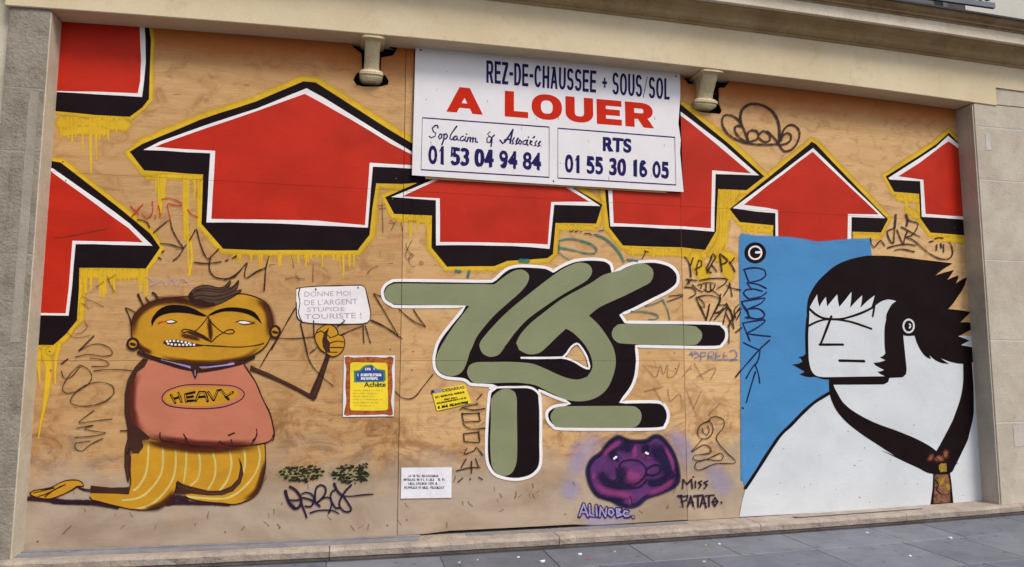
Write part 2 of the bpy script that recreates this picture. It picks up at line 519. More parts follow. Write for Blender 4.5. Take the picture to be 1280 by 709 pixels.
def paint(name, col, alpha='hard', var=0.10, amt=1.0, rough=0.55, col2=None, vs=3.0, speck=0.35, spec=0.18, streak=0.5):
    mt, nt, b = newmat(name)
    n1 = noise(nt, pos(nt, 1.0, 1, 1.4), vs, 6, 0.62, 0.4)
    n2 = noise(nt, pos(nt, 2, 1, 26), 7, 6, 0.65, 0.4)
    dk = tuple(c * (1 - 1.5 * var) for c in col[:3]) + (1,)
    lt = tuple(min(1, c * (1 + var) + 0.002) for c in col[:3]) + (1,)
    if col2: dk = col2
    c = mix(nt, mrange(nt, n1, 0.32, 0.7), lt, dk)
    c = mix(nt, mrange(nt, n2, 0.42, 0.78, 0, 0.5), c, tuple(x * 0.74 for x in col[:3]) + (1,))
    n4 = noise(nt, pos(nt, 1.3, 1, 15, (3, 0, 8)), 5, 7, 0.75, 0.5)
    c = mix(nt, mrange(nt, n4, 0.56, 0.76, 0, streak), c, tuple(min(0.8, x * 1.12 + 0.028) for x in col[:3]) + (1,))
    # worn specks where the wood and dust show
    sp = noise(nt, pos(nt, 1, 1, 1, (7, 0, 3)), 55, 3, 0.7)
    c = mix(nt, mrange(nt, sp, 0.77, 0.84, 0, speck), c, rgb(170, 145, 115))
    nt.links.new(c, b.inputs['Base Color'])
    b.inputs['Roughness'].default_value = rough
    b.inputs['Specular IOR Level'].default_value = spec
    bump(nt, b, n2, 0.15, 0.002)
    if alpha != 'hard':
        at = nd(nt, "ShaderNodeAttribute"); at.attribute_name = 'fade'
        lo, hi_, na, ns = {'line': (-0.02, 0.26, 0.12, 60), 'marker': (-0.05, 0.36, 0.35, 45), 'spray': (0.05, 0.8, 0.35, 90), 'halo': (0.04, 0.72, 0.50, 16), 'mist': (0.0, 0.8, 0.25, 25), 'air': (-0.05, 0.85, 0.10, 70)}[alpha]
        nn = noise(nt, pos(nt, 1, 1, 1.0 if alpha != 'halo' else 0.4), ns, 4, 0.6)
        v = math_(nt, 'ADD', at.outputs['Fac'], math_(nt, 'MULTIPLY', math_(nt, 'SUBTRACT', nn, 0.5), na))
        al = mrange(nt, v, lo, hi_, 0, amt)
        # ink is patchy on the coarse wood
        if alpha in ('marker', 'mist'):
            pn = noise(nt, pos(nt, 1, 1, 3), 14, 4, 0.7)
            al = math_(nt, 'MULTIPLY', al, mrange(nt, pn, 0.25, 0.6, 0.6, 1.0))
        nt.links.new(al, b.inputs['Alpha'])
    elif amt < 1:
        b.inputs['Alpha'].default_value = amt
    return mt

def stone(name, ca, cb, cc, sc_=3.0, bs=0.35, fine=60, rough=0.85, stain=None):
    mt, nt, b = newmat(name)
    n1 = noise(nt, pos(nt), sc_, 8, 0.68, 0.3)
    n2 = noise(nt, pos(nt, 1, 1, 1, (4, 2, 0)), sc_ * 4.5, 6, 0.7)
    n3 = noise(nt, pos(nt), fine, 4, 0.6)
    c = mix(nt, mrange(nt, n1, 0.3, 0.72), ca, cb)
    c = mix(nt, mrange(nt, n2, 0.52, 0.8, 0, 0.7), c, cc)
    c = mix(nt, mrange(nt, n3, 0.35, 0.75, 0, 0.3), c, tuple(x * 0.6 for x in ca[:3]) + (1,))
    if stain:
        st = noise(nt, pos(nt, 5, 1, 0.5), 2.5, 6, 0.7, 0.6)
        c = mix(nt, mrange(nt, st, 0.5, 0.75, 0, 0.5), c, stain)
    nt.links.new(c, b.inputs['Base Color'])
    b.inputs['Roughness'].default_value = rough
    h = math_(nt, 'ADD', n3, math_(nt, 'MULTIPLY', n2, 1.5))
    bump(nt, b, h, bs, 0.01)
    return mt

def flat(name, col, rough=0.5, metal=0.0, spec=0.4, k=0.84):
    mt, nt, b = newmat(name)
    n1 = noise(nt, pos(nt), 6, 5, 0.65)
    c = mix(nt, mrange(nt, n1, 0.35, 0.7), col, tuple(x * k for x in col[:3]) + (1,))
    nt.links.new(c, b.inputs['Base Color'])
    b.inputs['Roughness'].default_value = rough; b.inputs['Metallic'].default_value = metal
    b.inputs['Specular IOR Level'].default_value = spec
    return mt

M = {}
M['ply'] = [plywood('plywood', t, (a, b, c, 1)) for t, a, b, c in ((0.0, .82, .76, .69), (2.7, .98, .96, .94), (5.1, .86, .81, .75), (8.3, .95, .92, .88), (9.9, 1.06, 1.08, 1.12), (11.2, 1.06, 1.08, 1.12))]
PLY = [[0, 0, 2], [1, 3, 3], [4, 5, 1]]  # left column takes the darker tones: the light's falloff painted into the sheets
M['red'] = paint('red_paint', rgb(184, 36, 13), var=0.10, vs=1.8)
M['black'] = paint('black_paint', rgb(22, 9, 16), var=0.1, rough=0.7, speck=0.05, spec=0.1, streak=0.2)
M['blackline'] = paint('black_paint_line', rgb(24, 9, 14), 'line', var=0.1, speck=0.05, spec=0.1, streak=0.2)
M['white'] = paint('white_paint', rgb(232, 228, 232), var=0.05)
M['whiteline'] = paint('white_paint_line', rgb(236, 232, 236), 'line', var=0.05)
M['yellow'] = paint('yellow_spray', rgb(220, 178, 40), 'halo', var=0.10, amt=0.93)
M['yellowdrip'] = paint('yellow_drip', rgb(222, 180, 40), 'line', var=0.08, amt=0.88)
M['yellowmist'] = paint('yellow_mist', rgb(222, 178, 40), 'mist', var=0.08, amt=0.8)
M['green'] = paint('sage_green_paint', rgb(131, 137, 105), var=0.05, vs=2)
M['blue'] = paint('sky_blue_paint', rgb(70, 134, 190), var=0.06, vs=1.5)
M['bluesoft'] = paint('sky_blue_spray', rgb(70, 134, 190), 'spray', var=0.06)
M['gi'] = paint('pale_blue_white_paint', rgb(206, 211, 218), var=0.05, vs=1.6)
M['hair'] = paint('black_hair_paint', rgb(20, 5, 9), var=0.1, rough=0.7, speck=0.12, spec=0.1, streak=0.12)
M['ink'] = paint('brown_black_ink', rgb(50, 28, 20), 'marker', amt=0.97)
M['faint'] = paint('faint_brown_ink', rgb(96, 58, 36), 'marker', amt=0.65)
M['ghost'] = paint('faded_ink', rgb(120, 84, 62), 'mist', amt=0.5)
M['redink'] = paint('red_ink', rgb(200, 46, 22), 'marker', amt=0.97)
M['navyink'] = paint('navy_ink', rgb(22, 24, 74), 'line', amt=0.97)
M['violetink'] = paint('violet_ink', rgb(36, 20, 50), 'line', amt=0.97)
M['teal'] = paint('teal_ink', rgb(44, 122, 118), 'marker', amt=0.92)
M['blueink'] = paint('blue_ink', rgb(92, 116, 170), 'marker', amt=0.85)
M['ochre'] = paint('ochre_paint', rgb(192, 140, 34), var=0.08, vs=4)
M['ochreline'] = paint('ochre_line', rgb(192, 144, 44), 'line', var=0.08)
M['pink'] = paint('salmon_paint', rgb(188, 114, 90), var=0.06, vs=3)
M['brown'] = paint('dark_brown_paint', rgb(62, 32, 24), var=0.15)
M['brownline'] = paint('dark_brown_line', rgb(52, 22, 16), 'line', var=0.15)
M['brownsoft'] = paint('brown_spray', rgb(78, 34, 12), 'air', amt=0.92)
M['maroonsoft'] = paint('maroon_spray', rgb(92, 26, 20), 'air', amt=0.85)
M['shadowpaint'] = paint('purple_black_paint', rgb(46, 22, 36), 'halo', var=0.15)
M['cream'] = paint('cream_line', rgb(222, 206, 120), 'line', amt=0.75)
M['lav'] = paint('lavender_spray', rgb(164, 152, 214), 'spray', amt=0.95)
M['lavmist'] = paint('lavender_mist', rgb(176, 168, 212), 'air', amt=0.42)
M['purple'] = paint('purple_paint', rgb(88, 46, 106), var=0.2, vs=6)
M['navysoft'] = paint('navy_spray', rgb(28, 20, 62), 'air', amt=0.95)
M['magsoft'] = paint('magenta_spray', rgb(140, 62, 124), 'air', amt=0.8)
M['hairbrown'] = paint('quiff_brown_paint', rgb(84, 62, 48), var=0.15)
M['tie'] = paint('tie_pattern_paint', rgb(134, 92, 76), var=0.2, col2=rgb(58, 30, 20), vs=18)
M['tieyel'] = paint('tie_yellow_paint', rgb(156, 126, 40), 'mist', var=0.2)
M['tieyelf'] = paint('tie_yellow_field', rgb(166, 138, 48), var=0.2, vs=20, col2=rgb(96, 64, 30))
M['tieor'] = paint('tie_orange_paint', rgb(140, 82, 62), 'mist', var=0.2)
M['olive'] = paint('olive_stencil_paint', rgb(38, 38, 20), 'line', amt=0.95)
M['olivepale'] = paint('pale_olive_paint', rgb(172, 166, 116), 'air', amt=0.55)
M['signwhite'] = flat('sign_enamel', rgb(224, 221, 228), 0.4, k=0.95)
M['patchR'] = stone('light_repair', rgb(196, 190, 184), rgb(180, 172, 164), rgb(150, 142, 134), 3.2, 0.3, 60)
M['patch'] = stone('light_patch', rgb(164, 156, 146), rgb(142, 133, 122), rgb(116, 108, 98), 3.2, 0.4, 60)
M['signblue'] = flat('sign_navy_lettering', rgb(36, 30, 92), 0.7, spec=0.08)
M['signred'] = flat('sign_red_lettering', rgb(196, 40, 20), 0.7, spec=0.08, k=0.93)
M['paper'] = flat('white_paper', rgb(228, 228, 238), 0.8)
M['paperyel'] = flat('yellow_paper', rgb(238, 210, 40), 0.6)
M['printbrown'] = paint('printed_wood_frame', rgb(168, 92, 42), var=0.2, col2=rgb(120, 58, 28), vs=30)
M['printblue'] = flat('printed_blue', rgb(28, 70, 150), 0.6)
M['printgreen'] = flat('printed_green', rgb(70, 130, 90), 0.6)
M['printblack'] = flat('printed_black', rgb(30, 28, 30), 0.6)
M['printgrey'] = flat('printed_grey', rgb(150, 142, 158), 0.8)
M['pillar'] = stone('grey_limestone', rgb(156, 148, 136), rgb(124, 115, 103), rgb(78, 70, 60), 4.2, 0.9, 45, stain=rgb(100, 92, 82))
M['pillarR'] = stone('pale_grey_limestone', rgb(196, 187, 172), rgb(174, 163, 150), rgb(144, 132, 116), 2.6, 0.35, 80)
M['reveal'] = stone('cream_rendered_reveal', rgb(206, 198, 180), rgb(186, 176, 156), rgb(160, 148, 126), 3.5, 0.3)
M['mortar'] = stone('pale_mortar', rgb(200, 194, 190), rgb(182, 176, 172), rgb(160, 154, 148), 5, 0.2)
M['frieze'] = stone('cream_painted_stone', rgb(218, 202, 172), rgb(206, 188, 154), rgb(188, 164, 124), 1.3, 0.18, 110, 0.75)
M['cornice'] = stone('weathered_cornice_stone', rgb(222, 212, 196), rgb(206, 190, 166), rgb(164, 142, 112), 3.0, 0.3, 60)
M['cove'] = stone('brown_stained_cornice', rgb(176, 152, 112), rgb(150, 122, 84), rgb(110, 86, 58), 3.0, 0.3, 60)
M['crown'] = stone('dirty_crown_moulding', rgb(166, 140, 104), rgb(128, 100, 70), rgb(88, 66, 46), 5.0, 0.4, 60)
M['upper'] = stone('pale_upper_wall', rgb(204, 202, 196), rgb(190, 188, 180), rgb(170, 166, 158), 1.5, 0.15, 90)
M['sill'] = stone('worn_threshold_stone', rgb(178, 164, 152), rgb(146, 134, 126), rgb(88, 80, 76), 5.0, 0.7, 50, 0.75, stain=rgb(104, 102, 104))
M['slab'] = [stone('blue_grey_paving%d' % i, rgb(112 + q, 117 + q, 130 + q), rgb(92 + q, 97 + q, 110 + q), rgb(72, 76, 88), 3.0, 0.35, 90, 0.6) for i, q in enumerate((0, 8, -8))]
M['joint'] = stone('dark_joint_sand', rgb(72, 70, 76), rgb(60, 58, 64), rgb(44, 42, 46), 5, 0.3)
M['asphalt'] = stone('asphalt', rgb(70, 70, 72), rgb(58, 58, 60), rgb(48, 48, 50), 2, 0.4, 120)
M['dark'] = flat('dark_void', rgb(26, 16, 14), 0.9, spec=0.1)
M['metal'] = stone('worn_grey_track', rgb(140, 140, 148), rgb(112, 112, 120), rgb(84, 80, 80), 9, 0.3, 90, 0.5)
M['iron'] = flat('black_iron', rgb(28, 28, 34), 0.5)
M['zinc'] = flat('blue_grey_zinc', rgb(104, 112, 124), 0.5)
M['glass'] = flat('window_glass', rgb(60, 66, 68), 0.08, spec=0.8)
M['frame'] = flat('white_window_frame', rgb(206, 206, 200), 0.5)
M['console'] = stone('cream_painted_bracket', rgb(220, 206, 168), rgb(196, 178, 136), rgb(136, 112, 74), 9, 0.4, 90, 0.5)
M['grime'] = paint('sign_grime', rgb(150, 144, 140), 'mist', amt=0.6)
M['screw'] = flat('screw_head', rgb(110, 84, 60), 0.5, 0.6)

for mt_ in M['slab']:
    nt = mt_.node_tree; b_ = nt.nodes["Principled BSDF"]
    src = b_.inputs['Base Color'].links[0].from_socket
    v = nd(nt, "ShaderNodeTexVoronoi"); v.inputs['Scale'].default_value = 7.0
    nt.links.new(pos(nt), v.inputs['Vector'])
    g1 = mrange(nt, v.outputs['Distance'], 0.10, 0.16, 0.55, 0.0)
    c_ = mix(nt, g1, src, rgb(58, 60, 66))
    big = noise(nt, pos(nt, 1, 1, 1, (2, 8, 0)), 1.3, 6, 0.7, 0.8)
    c_ = mix(nt, mrange(nt, big, 0.5, 0.7, 0, 0.5), c_, rgb(128, 128, 132))
    nt.links.new(c_, b_.inputs['Base Color'])
# ------------------------------------------------------------------ ground
def grid_ground(name, x0, x1, y0, y1, zf, mat, nx, ny, kind='structure'):
    bm = bmesh.new()
    vs = [[bm.verts.new((x0 + (x1 - x0) * i / nx, y0 + (y1 - y0) * j / ny, zf(x0 + (x1 - x0) * i / nx))) for j in range(ny + 1)] for i in range(nx + 1)]
    for i in range(nx):
        for j in range(ny):
            bm.faces.new((vs[i][j], vs[i + 1][j], vs[i + 1][j + 1], vs[i][j + 1]))
    return bm
g = finish('ground', grid_ground('ground', -150, 150, -150, 60, lambda x: -0.22, M['asphalt'], 2, 2), M['asphalt'])
g['kind'] = 'structure'
road = finish('road', grid_ground('road', -60, 60, -13, -4.45, lambda x: -0.20, M['asphalt'], 2, 2), M['asphalt'])
road['kind'] = 'structure'
pav = finish('pavement', grid_ground('pavement', -9, 15, -4.3, 0.35, lambda x: ZP(x) - 0.006, M['joint'], 60, 2), M['joint'])
pav['kind'] = 'structure'
kb = bmesh.new(); box_into(kb, -9, 15, -4.45, -4.3, -0.3, 0.0, 0.012)
kerb = finish('kerb', kb, M['pillarR']); kerb['kind'] = 'structure'
# paving slabs, each its own stone
def slab(x0, x1, y0, y1, mat):
    g_ = 0.0028
    bm = bmesh.new()
    vs = box_into(bm, x0 + g_, x1 - g_, y0 + g_, y1 - g_, 0, 1, 0)
    tilt = random.uniform(-0.0015, 0.0015)
    for v in bm.verts:
        top = v.co.z > 0.5
        v.co.z = ZP(v.co.x) + (tilt if top else -0.03)
    bmesh.ops.bevel(bm, geom=[e_ for e_ in bm.edges if abs(e_.verts[0].co.z - ZP(e_.verts[0].co.x) - tilt) < 1e-5 and abs(e_.verts[1].co.z - ZP(e_.verts[1].co.x) - tilt) < 1e-5], offset=0.004, segments=1, affect='EDGES')
    return finish('paving_slab', bm, mat, pav)
rows = [(-0.30, -0.80, 0.0), (-0.80, -1.45, 0.42), (-1.45, -2.1, 0.1), (-2.1, -2.8, 0.5)]
for ri, (ya, yb, off) in enumerate(rows):
    xs = [-3.2 + off]
    base = [3.80 + (0.0 if ri % 2 == 0 else 0.0)]
    xs = []
    x = 3.79 + (off if ri else 0.0)
    while x > -4: x -= random.uniform(0.72, 0.95)
    while x < 8.2:
        xs.append(x)
        x += random.uniform(0.72, 0.98)
    if ri == 0:
        xs = [q for q in (-3.6, -2.7, -1.85, -1.0, -0.12, 0.75, 1.6, 2.35, 3.10, 3.80, 4.70, 5.27, 6.2, 7.1, 8.0)]
    if ri == 1:
        xs = [-3.3, -2.5, -1.6, -0.7, 0.2, 1.05, 1.9, 2.8, 3.78, 4.62, 5.2, 6.1, 7.0, 7.9]
    for i in range(len(xs) - 1):
        slab(xs[i], xs[i + 1], yb, ya, M['slab'][random.randrange(3)])

# ------------------------------------------------------------------ building
bld = root('shop_building', 'pale stone shopfront building framing the boarded bay, with cream lintel and moulded cornice', 'building', (2.0, 0.2, 0.0))

def sweep(name, prof, x0, x1, mat, parent, n=48, zf=None, label=None, smooth=False, seed=None):
    """profile (y, z offset) swept along X following the lintel's slight sag"""
    bm = bmesh.new(); rows_ = []
    for i in range(n + 1):
        x = x0 + (x1 - x0) * i / n
        dz = zf(x) if zf else 0
        rows_.append([bm.verts.new((x, y, z + dz)) for y, z in prof])
    for i in range(n):
        for j in range(len(prof)):
            j2 = (j + 1) % len(prof)
            bm.faces.new((rows_[i][j], rows_[i + 1][j], rows_[i + 1][j2], rows_[i][j2]))
    bm.faces.new(rows_[0][::-1]); bm.faces.new(rows_[-1])
    bmesh.ops.recalc_face_normals(bm, faces=bm.faces[:])
    return finish(name, bm, mat, parent, label, smooth)

sag = lambda x: ZL(x) - 4.235
sag2 = lambda x: -0.045 * bow(x)
# lintel with the plain cream frieze above (one plane), longer than the bay
sweep('lintel', [(-0.2203, 4.243), (-0.216, 4.237), (0.25, 4.237), (0.25, 4.50), (-0.2203, 4.50)], -2.60, 6.60, M['frieze'], bld, zf=sag)
sweep('frieze', [(-0.2205, 4.40), (0.25, 4.40), (0.25, 4.66), (-0.2205, 4.66)], -4.5, 10, M['frieze'], bld, n=70, zf=sag2)
# cornice: bed mould (cove), fascia, crown
sweep('bed_moulding', [(0.2, 4.648), (-0.232, 4.648), (-0.24, 4.662), (-0.262, 4.670), (-0.285, 4.690), (-0.30, 4.725), (-0.325, 4.752), (-0.36, 4.768), (-0.395, 4.776), (-0.395, 4.79), (0.2, 4.79)], -4.5, 10, M['cove'], bld, n=70, zf=sag2, smooth=False)
sweep('fascia', [(0.2, 4.791), (-0.43, 4.791), (-0.435, 4.796), (-0.435, 4.905), (0.2, 4.905)], -4.5, 10, M['cornice'], bld, n=70, zf=sag2)
sweep('crown_moulding', [(0.2, 4.906), (-0.442, 4.906), (-0.446, 4.922), (-0.462, 4.926), (-0.466, 4.944), (-0.492, 4.960), (-0.515, 4.985), (-0.52, 5.00), (0.2, 5.03)], -4.5, 10, M['crown'], bld, n=70, zf=sag2)
sweep('cornice_flashing', [(0.2, 5.034), (-0.53, 5.004), (-0.532, 4.992), (-0.536, 4.992), (-0.536, 5.010), (0.2, 5.042)], -4.5, 10, M['iron'], bld, n=70, zf=sag2)

# pilasters built of stones with recessed joints
def pilaster(x0, x1, y0, y1, zs, mat, inner, core_m, rec):
    """zs: joint heights from bottom to top; inner = +1 if the bay is to the right"""
    core = box('pilaster', (x0 + 0.003, x1 - 0.003, y0 + rec, y1, zs[0], zs[-1] - 0.005), core_m, bld)
    for i in range(len(zs) - 1):
        bm = bmesh.new()
        box_into(bm, x0, x1, y0, y1 + 0.01, zs[i] + (0.005 if i else 0), zs[i + 1] - 0.005, 0)
        es = [e_ for e_ in bm.edges]
        bmesh.ops.bevel(bm, geom=es, offset=0.003, segments=1, affect='EDGES')
        finish('stone', bm, mat, core)
    return core
pl = pilaster(-2.575, -2.300, -0.20, 0.25, [-0.08, 0.56, 1.42, 2.25, 3.03, 3.52, 4.16], M['pillar'], 1, M['patch'], 0.0015)
pr = pilaster(6.315, 7.9, -0.21, 0.25, [-0.08, 0.86, 1.68, 2.50, 3.34, 3.91, 4.162], M['pillarR'], -1, M['mortar'], 0.0018)
box('stone', (6.605, 7.9, -0.208, 0.22, 4.166, 4.375), M['pillarR'], pr, 0.004)
# smooth render on the inner reveals (proud of the stones, the left one cream)
sweep_l = bmesh.new(); box_into(sweep_l, -2.302, -2.292, -0.193, 0.01, 0.03, 4.15, 0.002)
finish('reveal', sweep_l, M['reveal'], bld)
sweep_r = bmesh.new(); box_into(sweep_r, 6.300, 6.317, -0.2, 0.01, 0.03, 4.15, 0.002)
finish('reveal', sweep_r, M['pillarR'], bld)
# neighbouring flush wall beyond each pilaster
box('side_wall', (-4.5, -2.583, -0.13, 0.25, -0.2, 4.42), M['reveal'], bld)
box('side_wall', (7.91, 10, -0.16, 0.25, -0.2, 4.42), M['pillarR'], bld)
# pale repair patches and marks on the stones
bm = bmesh.new()
for (xa, xb, za, zb) in ((-2.40, -2.335, 1.6, 3.50),):
    box_into(bm, xa, xb, -0.2035, -0.19, za, zb, 0.001)
finish('repair_patch', bm, M['patch'], bld)
bm = bmesh.new(); box_into(bm, 6.43, 6.49, -0.2135, -0.19, 3.66, 3.83, 0.001); finish('repair_patch', bm, M['mortar'], bld); bm = bmesh.new(); box_into(bm, 6.52, 6.80, -0.2135, -0.19, 0.62, 0.82, 0.001)
finish('repair_patch', bm, M['patchR'], bld)

# wall above the cornice, with a window behind a low iron guard
wl = bmesh.new()
box_into(wl, -4.5, 4.50, 0.0, 0.4, 5.04, 8.5); box_into(wl, 6.52, 10, 0.0, 0.4, 5.04, 8.5); box_into(wl, 4.50, 6.52, 0.0, 0.4, 7.4, 8.5)
finish('upper_wall', wl, M['upper'], bld)
box('back_wall', (-4.5, 10, 0.25, 0.4, -0.3, 5.03), M['dark'], bld)
win = box('window', (4.50, 6.52, 0.22, 0.26, 5.04, 7.4), M['frame'], bld)
for k_ in range(2):
    box('pane', (4.58 + k_ * 0.98, 5.46 + k_ * 0.98, 0.205, 0.222, 5.12, 7.3), M['glass'], win)
rl = bmesh.new()
box_into(rl, 4.3, 6.40, -0.46, -0.43, 5.085, 5.14); box_into(rl, 4.3, 6.40, -0.46, -0.44, 5.62, 5.66)
rail = finish('window_guard', rl, M['zinc'], bld)
for x in np.arange(4.36, 6.4, 0.17):
    bm = bmesh.new(); box_into(bm, x - 0.011, x + 0.011, -0.455, -0.435, 5.14, 5.62)
    # scrolled ironwork between the bars
    for k_ in range(14):
        t = k_ / 13 * math.pi * 1.6
        cx, cz = x + 0.085 + 0.055 * math.cos(t), 5.24 + 0.07 * math.sin(t)
        if cx < 6.38: box_into(bm, cx - 0.011, cx + 0.011, -0.455, -0.438, cz - 0.011, cz + 0.011)
    finish('baluster', bm, M['iron'], rail)

# stone threshold in lengths, with worn edge
sill = root('threshold', None, None, (2.0, 0.2, 0.0)); sill.parent = bld; sill.location = (0, 0, 0)
xs = [-4.5, -2.45, -0.1, 1.75, 3.62, 5.15, 6.9, 8.2, 10]
for i in range(len(xs) - 1):
    bm = bmesh.new(); n = 26; rws = []
    for k_ in range(n + 1):
        x = xs[i] + 0.003 + (xs[i + 1] - xs[i] - 0.006) * k_ / n
        w = 0.007 * math.sin(x * 7.1) + 0.005 * math.sin(x * 23.3 + 1) + random.uniform(-0.004, 0.004)
        z = ZB(x); zp = ZP(x)
        rws.append([bm.verts.new((x, y_, z_)) for y_, z_ in ((0.3, z), (-0.24 + w, z), (-0.262 + w, z - 0.006), (-0.27 + w, z - 0.02), (-0.266 + w * .5, zp + 0.026), (-0.235, zp + 0.010), (-0.235, zp - 0.03), (0.3, zp - 0.03))])
    for k_ in range(n):
        for j in range(8):
            bm.faces.new((rws[k_][j], rws[k_ + 1][j], rws[k_ + 1][(j + 1) % 8], rws[k_][(j + 1) % 8]))
    bm.faces.new(rws[0][::-1]); bm.faces.new(rws[-1])
    bmesh.ops.recalc_face_normals(bm, faces=bm.faces[:])
    finish('sill_stone', bm, M['sill'], sill)
# metal track set on the threshold along the boards
def track(x0, x1, ya, yb, h, mat, nm='door_track'):
    bm = bmesh.new(); n = 30; rws = []
    for k_ in range(n + 1):
        x = x0 + (x1 - x0) * k_ / n; z = ZB(x); w = random.uniform(-0.003, 0.003)
        rws.append([bm.verts.new((x, y_, z + z_)) for y_, z_ in ((ya, -0.01), (ya, h), (yb + w, h), (yb + w, -0.01))])
    for k_ in range(n):
        for j in range(4):
            bm.faces.new((rws[k_][j], rws[k_ + 1][j], rws[k_ + 1][(j + 1) % 4], rws[k_][(j + 1) % 4]))
    bm.faces.new(rws[0][::-1]); bm.faces.new(rws[-1])
    bmesh.ops.recalc_face_normals(bm, faces=bm.faces[:])
    return finish(nm, bm, mat, bld)
track(-2.30, 0.62, -0.006, -0.045, 0.012, M['metal'])
track(-2.30, 0.60, -0.055, -0.165, 0.006, M['metal'])
track(4.05, 5.45, -0.125, -0.15, 0.003, M['joint'])
track(4.05, 4.10, -0.10, -0.15, 0.0035, M['joint'])
track(1.0, 3.0, -0.02, -0.10, 0.004, M['metal'])

# ------------------------------------------------------------------ plywood hoarding
hd = root('plywood_hoarding', 'tall plywood hoarding closing the shopfront bay, covered with painted arrows, figures and graffiti', 'hoarding', (2.0, 0.0, 0.0))
h1 = T(420, 30, 7.88, "150,160 170,230 250,290 258,450 200,490 170,550 200,600 270,618 430,618 510,600 520,560 490,510 440,470 445,330 560,310 600,250 590,180")
h2 = T(845, 75, 7.88, "70,175 120,235 230,245 232,420 185,450 195,505 300,522 435,532 452,500 425,430 425,275 480,272 522,220 515,165")
def panel(x0, x1, zlo, zhi, mat, holes=()):
    n = 12
    g_ = GAP
    xa, xb = x0 + g_, x1 - g_
    outer = [(xa + (xb - xa) * i / n, zlo(xa + (xb - xa) * i / n)) for i in range(n + 1)] + [(xb - (xb - xa) * i / n, zhi(xb - (xb - xa) * i / n)) for i in range(n + 1)]
    loops = [outer] + [[W(px, py) for px, py in hh] for hh in holes]
    tris = tessellate_polygon([[Vector((x, z, 0)) for x, z in L] for L in loops])
    bm = bmesh.new()
    F = []; B = []
    for L in loops:
        for x, z in L:
            F.append(bm.verts.new((x, 0.0, z))); B.append(bm.verts.new((x, 0.016, z)))
    for t in tris:
        bm.faces.new([F[i] for i in t]); bm.faces.new([B[i] for i in reversed(t)])
    o_ = 0
    for L in loops:
        for i in range(len(L)):
            j = (i + 1) % len(L)
            bm.faces.new((F[o_ + i], F[o_ + j], B[o_ + j], B[o_ + i]))
        o_ += len(L)
    bmesh.ops.recalc_face_normals(bm, faces=bm.faces[:])
    return finish('plywood_panel', bm, mat, hd)
top = lambda x: ZL(x) + 0.02
cols = [(-2.305, 0.435), (0.435, 3.05), (3.05, 6.305)]
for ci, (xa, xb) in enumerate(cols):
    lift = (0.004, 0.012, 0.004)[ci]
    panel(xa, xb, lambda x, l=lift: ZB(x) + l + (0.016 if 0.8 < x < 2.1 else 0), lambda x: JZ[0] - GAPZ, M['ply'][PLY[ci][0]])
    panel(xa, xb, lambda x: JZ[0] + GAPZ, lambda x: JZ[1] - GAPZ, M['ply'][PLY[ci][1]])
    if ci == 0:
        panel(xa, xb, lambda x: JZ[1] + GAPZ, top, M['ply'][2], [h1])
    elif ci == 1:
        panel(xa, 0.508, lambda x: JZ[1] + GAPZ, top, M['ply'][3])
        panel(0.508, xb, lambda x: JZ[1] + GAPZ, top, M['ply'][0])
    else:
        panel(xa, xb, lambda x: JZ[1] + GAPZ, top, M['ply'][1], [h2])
box('backing', (-2.31, 6.31, 0.06, 0.09, 0.03, 4.3), M['dark'], hd)
# screws along the board edges
for (x, z) in [(x_, z_) for z_ in (1.40, 2.85, 3.02, 1.55, 0.14) for x_ in (-2.2, -0.9, 0.36, 0.52, 1.9, 2.97, 3.13, 4.6, 6.2)]:
    if z > 2.6 and 0.5 < x < 3.0: continue
    bm = bmesh.new()
    bmesh.ops.create_circle(bm, cap_ends=True, radius=0.006, segments=8, matrix=Matrix.Translation((x + random.uniform(-.02, .02), -0.004, z + random.uniform(-.02, .02))) @ Matrix.Rotation(math.pi / 2, 4, 'X'))
    finish('screw', bm, M['screw'], hd)
hd_ref['o'] = hd
# ------------------------------------------------------------------ the painted arrows
def arrow(K, Wt, Rd, label, halo=14.0, drips=(), extra_halo=()):
    k = poly('painted_arrow', K, M['black'], 3, hd, label)
    poly('white_edge', Wt, M['white'], 4, k)
    poly('red_face', Rd, M['red'], 5, k)
    bm = bmesh.new(); fl = bm.verts.layers.float.new('fade')
    ribbon_into(bm, fl, K, halo * 1.9, 1, True, False)
    for q, (e_, w_) in enumerate(extra_halo): ribbon_into(bm, fl, e_, w_, 1, False, True, k=q + 1)
    bm.normal_update()
    for f in bm.faces:
        if f.normal.y > 0: f.normal_flip()
    cut_joints(bm)
    finish('yellow_halo', bm, M['yellow'], k)
    if drips:
        strokes('yellow_drip', [([(x, y0), (x + random.uniform(-.6, .6), (y0 + y1) / 2), (x + random.uniform(-1, 1), y1)], w_) for x, y0, y1, w_ in drips], 3, M['yellowdrip'], 2, k, taper=(1.25, 0.55))
    return k
def dens(p, n=14.0):
    out = []
    for i in range(len(p)):
        a_, b_ = p[i], p[(i + 1) % len(p)]
        L = math.dist(a_, b_); q = max(1, int(L / n))
        for j in range(q): out.append((a_[0] + (b_[0] - a_[0]) * j / q, a_[1] + (b_[1] - a_[1]) * j / q))
    return out
def wob(p, s=0.35):
    q = dens(p, 22)
    return [(x + random.uniform(-s, s), y + random.uniform(-s, s)) for x, y in q]

def rd(a_, b_, y0, y1, n, seed, w=(2, 4)):
    r_ = random.Random(seed)
    return [(r_.uniform(a_, b_), y0, y0 + (y1 - y0) * r_.uniform(0.25, 1.0) ** 1.6, r_.uniform(*w)) for _ in range(n)]

